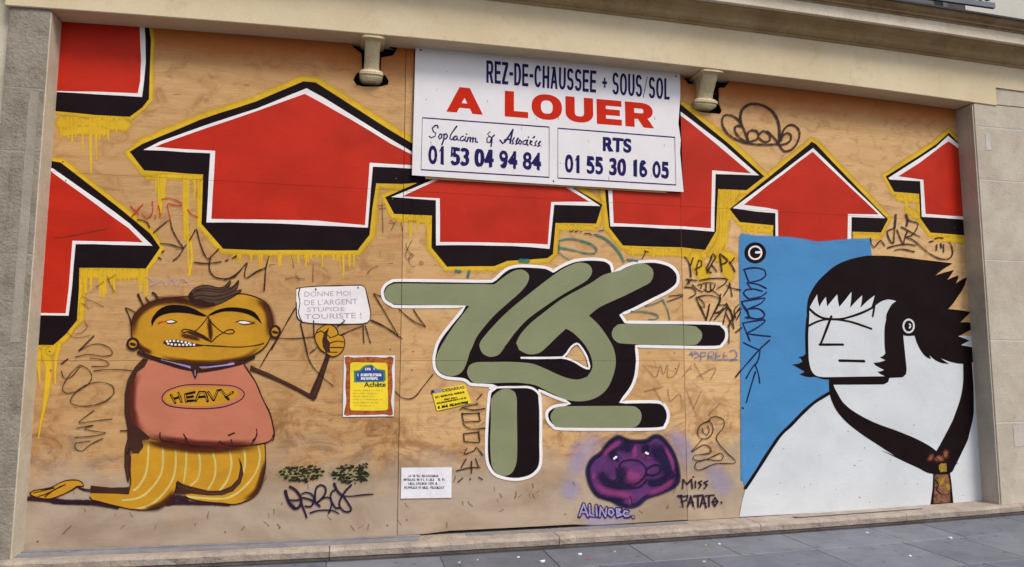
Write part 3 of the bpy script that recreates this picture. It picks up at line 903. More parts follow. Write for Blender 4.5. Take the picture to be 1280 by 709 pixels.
arrow(wob(P("66,8 184,20 188.5,50 187.5,90 186.5,124 178,134 162,146 120,144 66,139")),
      wob(P("66,8 180,20 182,50 182.5,78 180,102 178,121.5 120,118 66,115")),
      wob(P("66,8 174,20 175.5,50 176.5,76 175,102 172.5,117 120,115 66,113.5")),
      'topmost red arrow stem, cut off in the upper left corner', halo=8, drips=rd(74, 160, 148, 178, 22, 1, (2, 5)) + [(113, 150, 218, 4.5), (120, 150, 200, 3), (104, 150, 190, 3), (90, 150, 172, 4), (135, 150, 172, 5)],
      extra_halo=((P("76,154 120,156 155,156"), 26), (P("80,166 100,163 130,164"), 18)))
arrow(wob(P("56,200 76,203 107,227 152,262.5 188,292 200.5,310 182,336 99,334.5 98.5,360 96.5,401 82,418 67,431.5 36,431")),
      wob(P("50,208 66.5,210.5 124,251 162.5,280 191,307 94.5,305 92.5,332 90,360 86,395 36,394")),
      wob(P("50,206 61,212.5 122,257 160,285 179,303 90.5,301 88.5,332 86,360 82,392 36,391")),
      'red arrow half hidden by the left pilaster', halo=10,
      drips=rd(100, 184, 338, 372, 30, 2, (2, 6)),
      extra_halo=((P("104,342 140,343 178,342"), 20), (P("92,404 78,424 62,440"), 18), ([(56, 438, 1.7), (61, 462, 1.2), (57, 500, 0.75), (52, 524, 0.45), (48, 548, 0.2)], 13), ([(74, 430, 1.2), (70, 450, 0.8), (69, 480, 0.4)], 9), ([(48, 440, 1.3), (49, 462, 0.6), (50, 480, 0.2)], 11), (P("104,345 103,380 101,400"), 10)))
arrow(wob(P("379.7,101.6 394,103 440,132.5 512,178 538,192 545,212 528,228 503,230 470,229.5 465.5,262 462,294 447,313.3 320,312.5 279,311 251.5,280 254,218 180,213 162.5,189.7 178,180 250,150 320,127")),
      wob(P("383.5,110.5 404,122 498,180 545,208 543,214 514,211 466,208.5 459.7,285 396,282 320,278.6 258,278.3 263,192 179,187.5 200,177 260,156 320,136")),
      wob(P("381,117.3 440,150 489,180 528,200 530,207 514,206.7 462,203.4 456,281.6 396,276 320,274.7 264.6,274 269,189 194,184 202,180 260,160 320,139.2")),
      'largest red arrow, left of the white sign', halo=12,
      drips=rd(290, 448, 318, 336, 26, 3, (2, 4)) + [(429, 320, 348, 3), (350, 318, 332, 7)] + [(200, 222, 262, 8), (204, 222, 250, 9), (232, 222, 300, 7), (235, 222, 336, 3.5), (195, 222, 240, 3), (243, 222, 250, 4), (248, 222, 258, 3)],
      extra_halo=((P("184,221 215,221 250,222"), 12), (P("236,290 240,320 236,345"), 6), (P("199,225 200,250 200,265"), 9), (P("233,225 232,262 233,285 236,300"), 8)))
arrow(wob(P("481.3,246.5 536,222.7 600,205 660,205 713.7,232.8 753,256 745.4,279.6 694.6,278.5 691,318 684,323 634,326 618,333 559,333.5 539.7,309.5 539.7,269.4 492.7,267.6")),
      wob(P("489,246.5 543.5,223.7 600,210 640,208 711.5,233 750.5,257.5 692.8,256.2 687,311.2 640,307.5 544.8,306.5 544.8,250.5")),
      wob(P("503,245.3 546,225.7 600,214 640,212 703,232 736.5,252.4 688.8,252.4 684.4,305.7 640,303.7 549.8,302.4 549.8,248")),
      'red arrow peeping out under the bottom edge of the white sign', halo=11,
      drips=rd(494, 538, 270, 296, 12, 4, (2, 4)) + rd(697, 745, 282, 292, 8, 5, (2, 4)) + [(513, 272, 296, 6)],
      extra_halo=((P("498,273 520,274 536,276"), 14), (P("700,284 740,285"), 12)))
arrow(wob(P("847,128 852,131.5 880,155 911,180 955,220.6 933.3,238 897.8,236.4 895.2,289.2 881.3,312.6 852,309.5 778.4,307 761.4,284 755.5,230 753,215 847,215")),
      wob(P("847,138 852,141 904,180 948.6,219.4 894,217.6 892.7,289.7 852,286.7 763,282.8 759.4,230 790,215 847,215")),
      [(x, y) for x, y in P("842,160 843,148 849,143.5 862,153 895,180 938.4,216.8 890,213 888.4,285.4 852,282.9 767,279 765,232 800,220 842,222 844,200 841,180")],
      'red arrow to the right of the white sign, above the green lettering', halo=11,
      drips=rd(782, 880, 313, 322, 14, 6, (3, 6)) + rd(900, 920, 240, 330, 12, 7, (4, 9)),
      extra_halo=((P("786,314 830,316 880,319"), 14), (P("905,242 906,270 902,300 890,318"), 20), (P("920,240 915,250"), 14), (P("868,320 874,335 880,345"), 26), (P("905,330 912,345"), 22), (P("895,320 915,322"), 24)))
arrow(wob(P("911.7,261.3 960,222.5 1010.8,180.5 1014.6,177.5 1019.7,180 1060,223 1109.8,274 1101,291 1065.4,289.7 1065.4,306 965.6,302 966.3,281.6 924.4,277.8")),
      wob(P("915.6,260 960,228 1015.9,185 1106,272.7 1064,271.4 1064,305 969,302 968.9,266.3 945,264.5")),
      wob(P("929.5,256.2 960,232 1015.4,189.7 1098.4,268.4 1059.6,267.6 1059,305 972.7,302 972.2,262.5 960,260")),
      'red arrow rising out of the top of the blue rectangle', halo=9,
      drips=rd(928, 964, 284, 300, 10, 8, (3, 6)),
      extra_halo=((P("930,286 962,288"), 12), (P("1070,296 1098,296"), 12)))
arrow(wob(P("1107.3,220.6 1170.8,180 1186,166.3 1197.5,179 1222,205 1222,296 1163,290.5 1150,272.7 1149,242.2 1117.5,239.7")),
      wob(P("1109.8,223 1170,184 1184.8,170 1197,180 1220,208 1220,276 1151.7,271 1150,227 1112,224.4")),
      wob(P("1122.5,220.6 1150,203 1178.4,181.3 1186,177 1198.7,186 1219,212 1219,271.5 1156.8,267.6 1154,225")),
      'rightmost red arrow, cut off by the right-hand pilaster', halo=9,
      drips=rd(1118, 1146, 244, 262, 8, 9, (4, 8)) + rd(1166, 1206, 294, 304, 9, 10, (3, 6)),
      extra_halo=((P("1122,247 1146,250"), 16), (P("1134,262 1146,270"), 14), (P("1168,298 1208,301"), 12)))

# ------------------------------------------------------------------ green block lettering
def V_(*pts): return list(pts)
Wo = P("476,362 480,355 488,350 498,348.4 560,349 614,349.5 618,347 626,339.5 634.6,333.5 648,330.5 668.4,331 683.7,332.7 691.3,336.6 702.3,330 715.8,324.4 727,322.4 740,321.8 757,323.5 765.7,330 767.5,338 780,331 792.4,326.5 804,325 820,324.8 838,330 848,340 849.8,350 847,358 835.6,367 817.8,376 792.4,388.8 779,394.6 783,400.5 820,401 894,402.2 904,406 909.7,413.7 909.7,423.8 904,432.7 894,436.5 840,436 797.5,435 798.7,451.7 796.2,472 789.8,487.3 779.7,500.5 800,500 822.9,500.5 831.7,505 836.5,514 837.2,522.4 833.5,532.3 823.6,538.2 760,539 699,538.2 689.4,534.3 682.4,526.4 681,516.5 685.4,509.6 693,505.6 707,503.8 692,498.5 676.5,491.5 678,515 678,552 677.6,579.8 670.5,592.5 657.8,599.5 640,601.4 619.7,596.3 609.5,584.9 605.7,567 606.5,529 609.5,492.4 612.5,487 617,484.5 599.4,483.5 586.7,482.2 579,477 556,474 544.8,467 540.4,456.8 541,441.6 548.6,421.3 574,389 576.5,385.5 500.3,385.7 487.6,383 478.7,376.8 475.7,368")
hole = T(640, 400, 5.065, "345,235 375,190 408,158 432,180 460,225 473,270 477,302 450,285 405,258")
Wo = sm(Wo, 50)
let = poly('green_lettering', [offset(Wo, -1.2), sm(hole)], M['black'], 8, hd, 'sage green block letters with black depth and white outline')
strokes('white_outline', [offset(Wo, -2.2)], 4.3, M['whiteline'], 9, let, closed=True, smooth=False)
strokes('white_inner_line', [T(640, 400, 5.065, "58,240 140,241 250,240 318,238"),
                             T(640, 400, 5.065, "318,238 345,215 375,172 410,150 435,172 468,225 483,270 487,308 450,296 400,266 350,245 318,240"),
                             P("612,485.5 625,484.2 640,484 659.7,484 668,487 673,492 676.5,499")], 3.0, M['whiteline'], 9, let)
greens = [
 T(320, 340, S4, "630,105 645,75 675,60 720,57 900,59 1100,60 1171,62") + T(550, 320, 5.91, "410,204 440,180 500,135 560,105 610,103 645,125 658,160 640,210 590,270 500,350 400,440 330,520 270,600 235,680 220,709") + T(320, 340, S4, "1035,450 1010,495 965,513 920,503 892,475 886,430 905,375 960,285 1020,205 1050,168 1000,165 850,163 700,160 660,150 638,130"),
 T(550, 320, 5.91, "1040,50 1090,60 1118,90 1120,130 1090,175 1030,215 900,290 780,370 650,465 560,560 500,640 450,709") + P("633,430 628,438 622.2,444.1 612,446.2 603,441.6 599.4,434 600,428") + T(550, 320, 5.91, "330,590 400,510 500,410 620,310 780,185 900,100 1000,55"),
 P("792.4,331 805,329.8 814,335 816.5,342.5 812.7,352.7 800,360 780,370 762,378 748,385 736,394.6 749,407.3 760.6,423.8 767,436.5 769.5,451.7 767,467 759.4,484.8 746.7,496.2 729,501.5 708.6,500 690.8,492.4 670.5,482.2 655.2,479.2 640,478.4 610,479.2 594.3,479.2 586.7,473.3 583.6,464.4 586.7,456.8 595.5,453 620,452.5 640,452.5 662.9,454.3 678,459.4 703.5,470.8 721.3,474.6 734,470.8 740.3,459.4 737.8,444 729,429 716.2,416.2 707.3,411 695.9,421.3 683,434 673,441.6 660.3,442.9 648.9,437.8 645,428.9 650,418.7 662,405 678,392 703.5,373 736.5,355 754.3,343.8 777,337.5"),
 T(640, 340, S4, "490,300 498,278 515,263 545,256 700,258 880,265 915,278 933,300 933,325 915,350 880,360 700,358 550,353 515,345 495,325"),
 P("613.3,507.6 613.5,500 615.9,495 624.8,487.8 634,486.2 641,488.5 645.5,496 646,520 646.3,567 643.8,583.6 638,592.5 630,594.8 622.2,592.5 614.6,582.3 612.6,554.4 613.3,529"),
 T(640, 400, 5.065, "243,620 248,590 265,566 300,548 500,545 740,545 790,556 815,585 818,625 800,662 770,680 740,683 500,682 300,680 262,662"),
]
for g_ in greens:
    poly('green_stroke', sm(g_), M['green'], 10, let)

# ------------------------------------------------------------------ painted woman on blue
blue = poly('blue_ground', P("925.5,294.5 931,293 940,298 950,296 960,297 975,299.5 988,298 1000,300 1010,304 1022,306.5 1035,303 1050,304 1064,301.8 1075,303 1087,300.6 1089.5,320 1089,480 1050,510 985,545 931,612 927,590 926,400"), M['blue'], 8, hd, 'flat blue painted rectangle behind the woman', cut=False)
gi = poly('painted_woman', P("924,646 927,628 932,610 945,590 960,566 975,545 995,527 1018.6,503 1038,489 1036,470 1100,420 1219,420 1222,500 1229,628 1180,632 1100,637 1000,642"), M['gi'], 9, hd, 'painted woman in a white robe with spiky black hair, facing left', cut=False)
strokes('outline', [(P("931.5,610 946,588 960,565.8 975,544.2 989.2,530.3 1004,515 1018.6,502.3 1036.4,491.3"), 4.6)], 4.6, M['blackline'], 11, gi, cut=False)
Khair = (T(980, 310, 7.879, "222,709 222,600 235,500 270,420 330,330 420,240 520,165 640,115 780,82 860,76") +
         T(1090, 310, 7.879, "120,78 230,85 380,103 500,118 650,135 790,152 700,205 618,272 700,245 802,218 775,262 735,318 790,290 850,272 840,310 820,352 875,315 930,290 915,350 880,420 840,480 800,540 745,602 850,612 975,632") +
         T(1090, 390, 7.093, "870,5 825,45 780,92 835,92 885,100 888,148 830,180 760,217 810,232 857,255 820,275 785,294 840,305 897,318 905,440 860,452 780,460 700,445 655,430 605,410 640,436 680,460 620,455 560,430 505,385 510,400 520,418 495,410 460,385 430,345 405,300 385,250 372,205 345,212 300,212 272,195 280,280 290,380 303,510 298,550 270,578 210,582 150,585 140,620 110,638") +
         T(980, 390, 7.093, "880,642 650,644 430,645 405,600 340,595 275,575 230,578 190,574 135,552 165,540 180,528 130,500 70,465 120,460 162,440 150,415 122,400 165,392 188,372 185,200 195,40"))
poly('hair', sm(Khair), M['hair'], 12, gi, cut=False)
Kface = (T(980, 390, 7.093, "245,0 240,60") [::-1] and []) 
Kface = (T(980, 310, 7.879, "245,690 246,600 252,580 285,520 322,458 328,520 343,580 372,530 408,483 414,530 420,578 470,515 520,458 528,530 540,582 600,510 660,433 656,510 645,592 700,530 765,468 760,530 746,592 820,520 887,468 875,520 852,592 890,572 950,530 1010,510 1060,513 1100,525 1060,552 1030,600 1005,650 996,709") +
         T(980, 390, 7.093, "905,50 888,130 885,200 886,290 893,370 870,393 845,405 870,418 893,428 845,445 788,450 805,475 842,495 882,515 850,527 820,530 850,552 888,570 700,573 500,576 340,578 300,572 262,552 235,510 220,450 214,380 212,200"))
poly('face', sm(Kface), M['gi'], 13, gi, cut=False)
strokes('brow_line', [T(980, 310, 7.879, "243,598 300,650 370,688 460,702 560,700 660,675 760,640 840,603 885,575")], 3.2, M['blackline'], 14, gi, cut=False)
strokes('eye_line', [T(980, 390, 7.093, "212,125 270,95 340,72 420,65 500,72 600,92 700,125 770,150")], 2.9, M['blackline'], 15, gi, cut=False)
strokes('hair_wisp', [T(980, 310, 7.879, "885,570 878,620 868,675")], 2.8, M['blackline'], 14, gi, cut=False)
strokes('nose_line', [T(980, 390, 7.093, "415,40 370,160 320,288"), T(980, 390, 7.093, "312,290 400,290 518,290")], 3.4, M['blackline'], 14, gi, smooth=False, cut=False)
strokes('mouth_line', [T(980, 390, 7.093, "488,432 600,434 705,437")], 3.7, M['blackline'], 14, gi, cut=False)
def ell(cx, cy, rx, ry, n=28, a0=0.0, a1=2 * math.pi, rot=0.0):
    full = abs(a1 - a0 - 2 * math.pi) < 1e-6
    out = []
    for i in range(n if full else n + 1):
        t = a0 + (a1 - a0) * i / n
        x, y = rx * math.cos(t), ry * math.sin(t)
        out.append((cx + x * math.cos(rot) - y * math.sin(rot), cy + x * math.sin(rot) + y * math.cos(rot)))
    return out
ecx, ecy = 1090 + 320 / 7.093, 390 + 125 / 7.093
ear = poly('ear', ell(ecx, ecy, 7.7, 9.2), M['gi'], 14, gi, cut=False)
poly('ear_hole', ell(ecx, ecy, 5.4, 6.8), M['hair'], 15, gi, cut=False)
strokes('ear_mark', [T(1090, 390, 7.093, "325,108 338,116 328,124 338,130 326,142")], 1.7, M['whiteline'], 16, gi, cut=False)
coll = (T(1000, 460, 5.907, "210,85 240,95 245,130 280,200 320,260 400,325 540,400 700,460 827,510") + T(1100, 530, 6.443, "70,28 150,60 300,125 400,180 450,218 480,165 510,110 570,-5") +
        T(960, 340, S4, "915,709 945,620 958,540 958,450 1000,440 1008,550 1010,640 1008,709") + T(1100, 530, 6.443, "715,80 700,135 650,240 600,340 555,398 400,398") + T(1100, 530, 6.443, "300,352 150,282 0,207") + T(1000, 460, 5.907, "700,650 560,560 440,480 340,400 270,320 230,240 215,180"))
poly('collar', sm(coll, 60), M['hair'], 13, gi, cut=False)
poly('tie', T(1100, 530, 6.443, "425,385 558,385 572,480 586,637 402,648 420,520"), M['hair'], 14, gi, cut=False)
tp = poly('tie_pattern', T(1100, 530, 6.443, "436,408 545,405 556,480 562,630 424,640 434,520"), M['tie'], 15, gi, cut=False)
poly('tie_patch', T(1100, 530, 6.443, "468,330 495,312 528,318 530,345 532,382 482,388 470,365"), M['tieyelf'], 16, gi, cut=False)
strokes('tie_patch', [T(1100, 530, 6.443, "465,425 490,480 500,440 535,420"), T(1100, 530, 6.443, "520,470 540,500 545,540"), T(1100, 530, 6.443, "480,470 475,500")], 5, M['tieyel'], 17, gi, cut=False)
strokes('knot_patch', [T(1100, 530, 6.443, "395,240 408,300"), T(1100, 530, 6.443, "440,300 470,275 510,285"), T(1100, 530, 6.443, "500,225 525,240 540,275")], 6.5, M['tieor'], 17, gi, cut=False)
strokes('tie_line', [T(1100, 530, 6.443, "420,392 480,400 560,388"), T(1100, 530, 6.443, "430,250 480,310 530,310"), T(1100, 530, 6.443, "440,450 465,490 450,530 480,560")], 1.3, M['blackline'], 18, gi, cut=False)
strokes('blue_edge', [(P("925,296 924.5,330 926,400 926.5,500 927,600"), 4), (P("927,294 945,296.5 970,297.5 1000,300 1022,304 1060,301 1088,300"), 7)], 4, M['bluesoft'], 7, blue, cut=False)
# copyright sign and signature on the blue
cs = poly('copyright_sign', ell(840 + 735 / 7.093, 300 + 115 / 7.093, 13.6, 13.2), M['hair'], 11, hd)
strokes('ring', [ell(840 + 735 / 7.093, 300 + 115 / 7.093, 7.9, 8.0, 24)], 2.2, M['whiteline'], 12, cs, closed=True, smooth=False)
strokes('notch', [T(840, 300, 7.093, "742,112 775,110")], 3.2, M['whiteline'], 13, cs)
SIG = TS(840, 300, 7.093, "630,265 690,250 760,250 820,270 830,310 790,350 720,370 660,382|640,270 660,330 682,380|680,380 760,395 832,430|665,385 690,420 705,442|795,455 720,435 650,445 630,470 660,510 700,532|835,465 790,500 700,522|612,548 700,532 822,515|822,515 790,560 680,610 650,625 622,570 614,548|680,610 760,610 812,640 815,680 760,704 700,690 645,690|640,600 668,650 690,690")
SIG += TS(840, 380, 5.064, "470,85 530,95 575,88 585,65 560,40|440,0 480,50 478,92|445,122 520,108 588,103 545,145 468,188|445,122 465,170 490,232|470,188 540,198 620,206|450,245 500,270 552,292|615,230 550,290 480,370 402,460|556,290 545,350 525,385|525,380 500,412 468,470|525,385 545,445 553,500|525,430 495,530 468,625|444,657 449,661")
strokes('graffiti_tag', SIG, 2.1, M['navyink'], 12, hd, 'navy signature running down the blue rectangle')
strokes('dirt_speck', [([(random.uniform(940, 1215), random.uniform(560, 632))] * 1 + [(0, 0)], 1) for _ in range(0)], 1, M['ghost'], 12, hd) if False else None

# ------------------------------------------------------------------ painted kneeling man
M1 = (150, 340, 6.33); M2 = (150, 440, 6.33); M3 = (20, 540, 7.089); M4 = (150, 540, 6.33); A2 = (320, 340, S4)
legs = T(*M4, "85,190 110,168 180,140 200,60 1145,85 1150,160 1150,230 1135,350 1115,430 1085,485 1045,522 1000,545 950,562 900,572 800,560 660,550 560,530 515,508 520,492 450,480 440,470 380,545 300,598 240,612 200,615") + T(*M3, "1100,692 1000,680 920,662 830,640 740,618 672,598 656,570 672,540 800,542 990,552 1002,480 1020,400 1008,230")
man = poly('painted_man', sm(legs), M['ochre'], 8, hd, 'painted kneeling man with wide ochre head, pink shirt and striped trousers')
strokes('floor_shadow', [(T(*M3, "55,585 150,592 300,606 450,618 640,622"), 9), (T(*M3, "330,615 480,625 650,628 760,640 900,668"), 9), (T(*M4, "370,570 480,560 600,563 740,566 860,570"), 8), (T(*M4, "395,560 440,520 520,530"), 12)], 9, M['shadowpaint'], 7, man)
strokes('trouser_stripe', TS(*M4, "225,80 224,200 205,330 150,430 110,460|335,90 342,220 322,340 240,455 150,520 20,540|440,120 442,250 420,370 350,480 250,570 140,608|525,125 522,280 505,395|620,140 636,260 615,370 560,422|730,140 757,260 745,370 700,450|870,150 882,260 850,380 790,462|980,130 992,230 975,325|1095,115 1108,200 1080,310 1000,420 900,500 800,528 620,520 540,512|1128,250 1115,380 1060,480"), 3.0, M['cream'], 9, man)
poly('leg_gap', T(*M4, "455,383 500,412 560,430 700,465 800,462 880,428 935,370 953,280 940,200 965,250 978,330 955,405 895,468 810,500 700,502 560,487 520,492 450,488 430,480"), M['brown'], 10, man)
strokes('gap_highlight', TS(*M4, "460,425 560,455 680,482 800,484 880,455 940,395 966,300"), 1.5, M['ghost'], 11, man)
strokes('leg_outline', [T(*M3, "656,575 672,600 740,618 830,640 920,662 1000,680 1100,692"), T(*M4, "140,614 200,617 300,600 380,547 440,472 450,400"), T(*M4, "515,508 560,530 660,550 800,562 900,573 1000,546 1085,487 1135,352 1152,230 1148,90"), T(*M4, "85,190 82,300 85,400 70,485")], 1.7, M['brownline'], 11, man)
strokes('leg_shading', [(T(*M4, "200,610 300,590 380,535 430,460"), 7), (T(*M4, "1140,230 1120,370 1070,480 980,545"), 6), (T(*M4, "180,75 400,110 700,140 1100,120"), 9)], 6, M['brownsoft'], 10, man)
poly('trouser_cuff', T(*M3, "668,472 700,478 850,492 990,488 1002,480 1005,552 900,545 668,540 655,520"), M['brown'], 12, man)
poly('foot', sm(T(*M3, "125,540 160,520 200,512 310,492 380,455 430,435 490,425 560,430 592,452 602,480 545,482 500,512 400,560 300,592 200,582 140,562")), M['ochre'], 9, man)
strokes('foot_line', TS(*M3, "125,540 160,520 200,512 310,492 380,455 430,435 490,425 560,430 592,452 602,480 545,482 500,512 400,560 300,592 200,582 140,562 125,540|160,540 240,520 340,495|200,570 280,545 400,480|260,575 330,520 440,465|540,482 580,500 660,512|555,492 600,516 655,524"), 1.7, M['brownline'], 10, man)
poly('sleeve_end', T(*M3, "985,72 1002,62 1018,100 1020,180 1012,240 1015,330 1008,400 1000,455 985,430 962,300 966,150"), M['brown'], 12, man)
strokes('sleeve_highlight', TS(*M3, "992,100 990,200 985,300 995,400"), 1.2, M['ghost'], 13, man)
# shirt
shirt = T(*M2, "215,60 350,85 560,145 650,150 800,130 960,98 1000,120 1040,185 1080,250 1130,370 1185,480 1215,600 1222,660 1215,695") + T(*M4, "1205,55 1180,75 1140,88 1100,95 1020,102 900,108 820,90 790,105 760,112 620,108 530,95 440,75 330,62 250,45 200,10") + T(*M2, "150,610 85,560 55,460 55,380 70,280 115,170 165,105")
poly('shirt', sm(shirt), M['pink'], 14, man)
strokes('shirt_shading', [(T(*M2, "130,150 95,280 90,420 120,560 200,640"), 10), (T(*M4, "220,30 400,65 620,95 860,100 1100,85"), 8)], 8, M['maroonsoft'], 15, man)
poly('arm_shadow', T(*M2, "225,55 185,50 120,120 62,220 40,330 38,480 60,600 62,700") + T(*M4, "75,110 105,165 150,168 188,110 175,60 240,55 215,20") + T(*M2, "150,600 105,560 82,480 76,380 90,280 140,160 195,120 215,85"), M['brown'], 16, man)
strokes('shirt_outline', TS(*M2, "985,105 1040,185 1080,250 1130,370 1185,480 1215,600 1222,660 1212,700|505,650 530,690|1080,610 1085,660 1050,700|860,660 905,640") + [T(*M4, "1215,20 1200,60 1170,80 1090,98 1010,104 900,110 820,95 790,70 780,105 700,112 620,110 540,95 515,40 530,95 440,80 330,62 320,5"), T(*M4, "1085,10 1070,60 1040,95"), T(*M4, "880,60 890,100")], 1.9, M['brownline'], 17, man)
poly('badge', T(*M2, "335,375 350,330 400,295 500,265 620,258 800,262 900,270 965,300 985,335 960,375 880,415 780,440 640,448 480,440 380,420"), M['pink'], 17, man)
strokes('badge_ring', [T(*M2, "335,375 350,330 400,295 500,265 620,258 800,262 900,270 965,300 985,335 960,375 880,415 780,440 640,448 480,440 380,420")], 1.4, M['brownline'], 18, man, closed=True)
poly('badge_field', catmull(T(*M2, "355,375 370,330 430,298 540,280 700,278 850,283 930,305 945,335 900,372 800,412 650,428 480,420 385,402"), True), M['ochre'], 18, man)
strokes('badge_lettering', TS(*M2, "405,342 440,402|465,322 488,395|425,372 480,355|520,335 525,392|520,335 592,318|522,362 578,352|525,390 585,384|602,388 630,318 675,318 695,390|612,358 688,352|700,318 742,382 775,305|775,305 800,300 840,350 895,318|835,350 860,375"), 3.4, M['blackline'], 19, man, smooth=False)
strokes('letter_highlight', TS(*M2, "407,346 438,396|466,326 487,390|521,340 526,388|606,380 632,322 672,322 692,382|703,322 742,374 773,309|800,305 840,345 888,320"), 1.0, M['ochreline'], 20, man, smooth=False)
# head
head = catmull(T(*M1, "95,450 98,400 112,350 150,305 220,252 300,226 420,205 540,198 700,225 850,205 940,175 1030,185 1110,215 1170,262 1200,340 1210,430 1195,510 1150,590 1080,645 960,698") + T(*M2, "880,85 800,98 700,104 650,105 520,95 400,72 300,45 200,12") + T(*M1, "175,615 120,565 98,510"), True)
strokes('collar_line', [T(*M2, "150,5 200,30 350,82 470,118 580,142 650,150 800,125 960,88 1060,40")], 5.0, M['brownline'], 17, man)
poly('head', head, M['ochre'], 18, man)
strokes('head_shading', [(T(*M1, "110,520 115,400 160,320 240,260 340,228 480,215 560,215"), 8), (T(*M1, "1185,520 1195,430 1185,340 1150,270 1080,220"), 9), (T(*M2, "1100,-40 1000,40 860,80 700,92 500,78 330,40"), 6), (T(*M1, "360,232 450,225 560,245 650,270 740,272"), 7), (T(*M1, "120,560 180,610 260,640"), 6)], 8, M['brownsoft'], 19, man)
strokes('head_outline', [head], 1.7, M['brownline'], 20, man, closed=True, smooth=False)
poly('shirt_collar', T(*M2, "320,52 420,72 560,100 568,135 480,118 350,78"), M['lavmist'], 21, man) if False else None
strokes('shirt_collar', [(T(*M2, "330,62 430,85 560,122"), 3.6), (T(*M2, "630,120 700,120 800,108 900,92"), 3.8)], 3.5, M['lav'], 20, man, taper=(0.5, 1.2))
poly('collar_knot', T(*M2, "560,115 598,92 655,140 620,160 610,190 598,218 582,185 572,155"), M['brown'], 22, man)
strokes('knot_highlight', [T(*M2, "596,145 598,185")], 1.6, M['lav'], 23, man)
for cx, cy, rx, ry in ((105, 570, 42, 42), (1228, 475, 38, 46)):
    e_ = ell(150 + cx / 6.33, 340 + cy / 6.33, rx / 6.33, ry / 6.33, 18)
    poly('ear', e_, M['ochre'], 21, man)
    strokes('ear_shading', [e_], 3.6, M['brownline'], 22, man, closed=True, smooth=False)
    strokes('ear_spot', [[(150 + cx / 6.33 - 2, 340 + cy / 6.33), (150 + cx / 6.33 + 2.2, 340 + cy / 6.33 + 1)]], 4.0, M['brownline'], 23, man)
poly('hair', T(*M1, "545,190 552,168 570,150 595,128 620,115 660,108 700,108 745,116 780,125 810,124 830,115 848,102 860,90 868,68 880,70 882,90 872,112 862,130 885,122 905,108 922,88 932,66 945,65 944,95 930,125 912,152 940,142 966,140 955,158 930,175 880,200 820,238 780,258 740,266 700,270 650,264 600,250 560,232"), M['hairbrown'], 21, man)
strokes('hair_line', TS(*M1, "570,180 620,150 700,150 800,160 880,135 930,90|570,200 640,185 740,195 830,180 905,150|590,225 660,215 760,225 840,205 930,168|600,150 660,130 740,138 830,138 868,100|545,190 570,150 620,115 700,108 780,125 830,115 868,72|862,130 905,108 940,66 930,125 912,152 966,140 930,175 820,240 740,267 650,265 560,232 545,190"), 1.3, M['brownline'], 22, man)
strokes('hair_shading', [(T(*M1, "560,180 580,225 650,255 740,258"), 6), (T(*M1, "600,250 640,240 700,262"), 7)], 6, M['brownline'], 22, man)
brL = T(*M1, "255,435 250,390 262,355 300,308 335,283 370,268 420,260 470,262 520,268 560,280 600,297 640,320 672,338 697,352 660,352 610,343 560,330 500,324 450,322 395,326 345,338 310,355 285,378 268,405")
brR = T(*M1, "690,352 725,325 760,305 805,290 850,282 900,280 950,285 1000,292 1040,305 1070,322 1092,348 1110,380 1125,415 1095,385 1060,358 1020,338 980,325 930,316 880,312 840,313 800,318 765,328 730,342")
for b_ in (brL, brR): poly('eyebrow', b_, M['hair'], 22, man)
for b_, c_ in ((T(*M1, "370,392 385,384 410,383 440,393 420,403 385,403"), T(*M1, "352,398 375,385 410,380 455,396 415,406 375,404")), (T(*M1, "938,400 955,390 990,390 1020,398 1030,408 980,412 950,408"), T(*M1, "918,398 950,386 990,386 1030,394 1072,402 1030,412 980,415 945,408"))):
    poly('eye', b_, M['white'], 22, man)
    strokes('eyelid', [c_], 1.1, M['brownline'], 23, man)
strokes('cheek_mark', [T(*M1, "305,408 325,398 345,392")], 1.8, M['redink'], 23, man)
poly('nostril', T(*M1, "530,478 575,475 620,480 665,500 700,525 722,552 690,545 640,522 580,500"), M['brown'], 22, man)
strokes('nose_shading', [(T(*M1, "703,370 712,430 718,480 722,545"), 5), (T(*M1, "480,500 560,515 640,535"), 5)], 5, M['brownsoft'], 21, man)
strokes('nose_line', TS(*M1, "700,355 660,405 605,462 545,470 500,480 488,468 505,455 545,457 605,475 680,520 725,557|700,355 722,395 765,440 820,480 875,490 910,475 895,457 850,460 820,480 770,512 732,550|702,360 715,430 722,550"), 1.3, M['brownline'], 23, man)
poly('mouth', T(*M1, "342,560 352,545 400,536 460,536 520,545 580,562 640,575 700,580 640,588 580,592 500,596 420,592 370,580"), M['brown'], 22, man)
strokes('mouth_line', TS(*M1, "600,576 750,585 950,594 1080,580 1140,565"), 1.3, M['brownline'], 23, man)
for q, (x, y) in enumerate([(375, 550), (400, 547), (430, 546), (462, 548), (492, 552), (522, 558), (550, 565), (385, 568), (412, 573), (442, 576), (472, 577), (502, 577), (532, 577), (560, 576), (588, 576)]):
    poly('tooth', T(*M1, f"{x-9},{y-7} {x+9},{y-8} {x+8},{y+8} {x-8},{y+7}"), M['white'], 23, man)
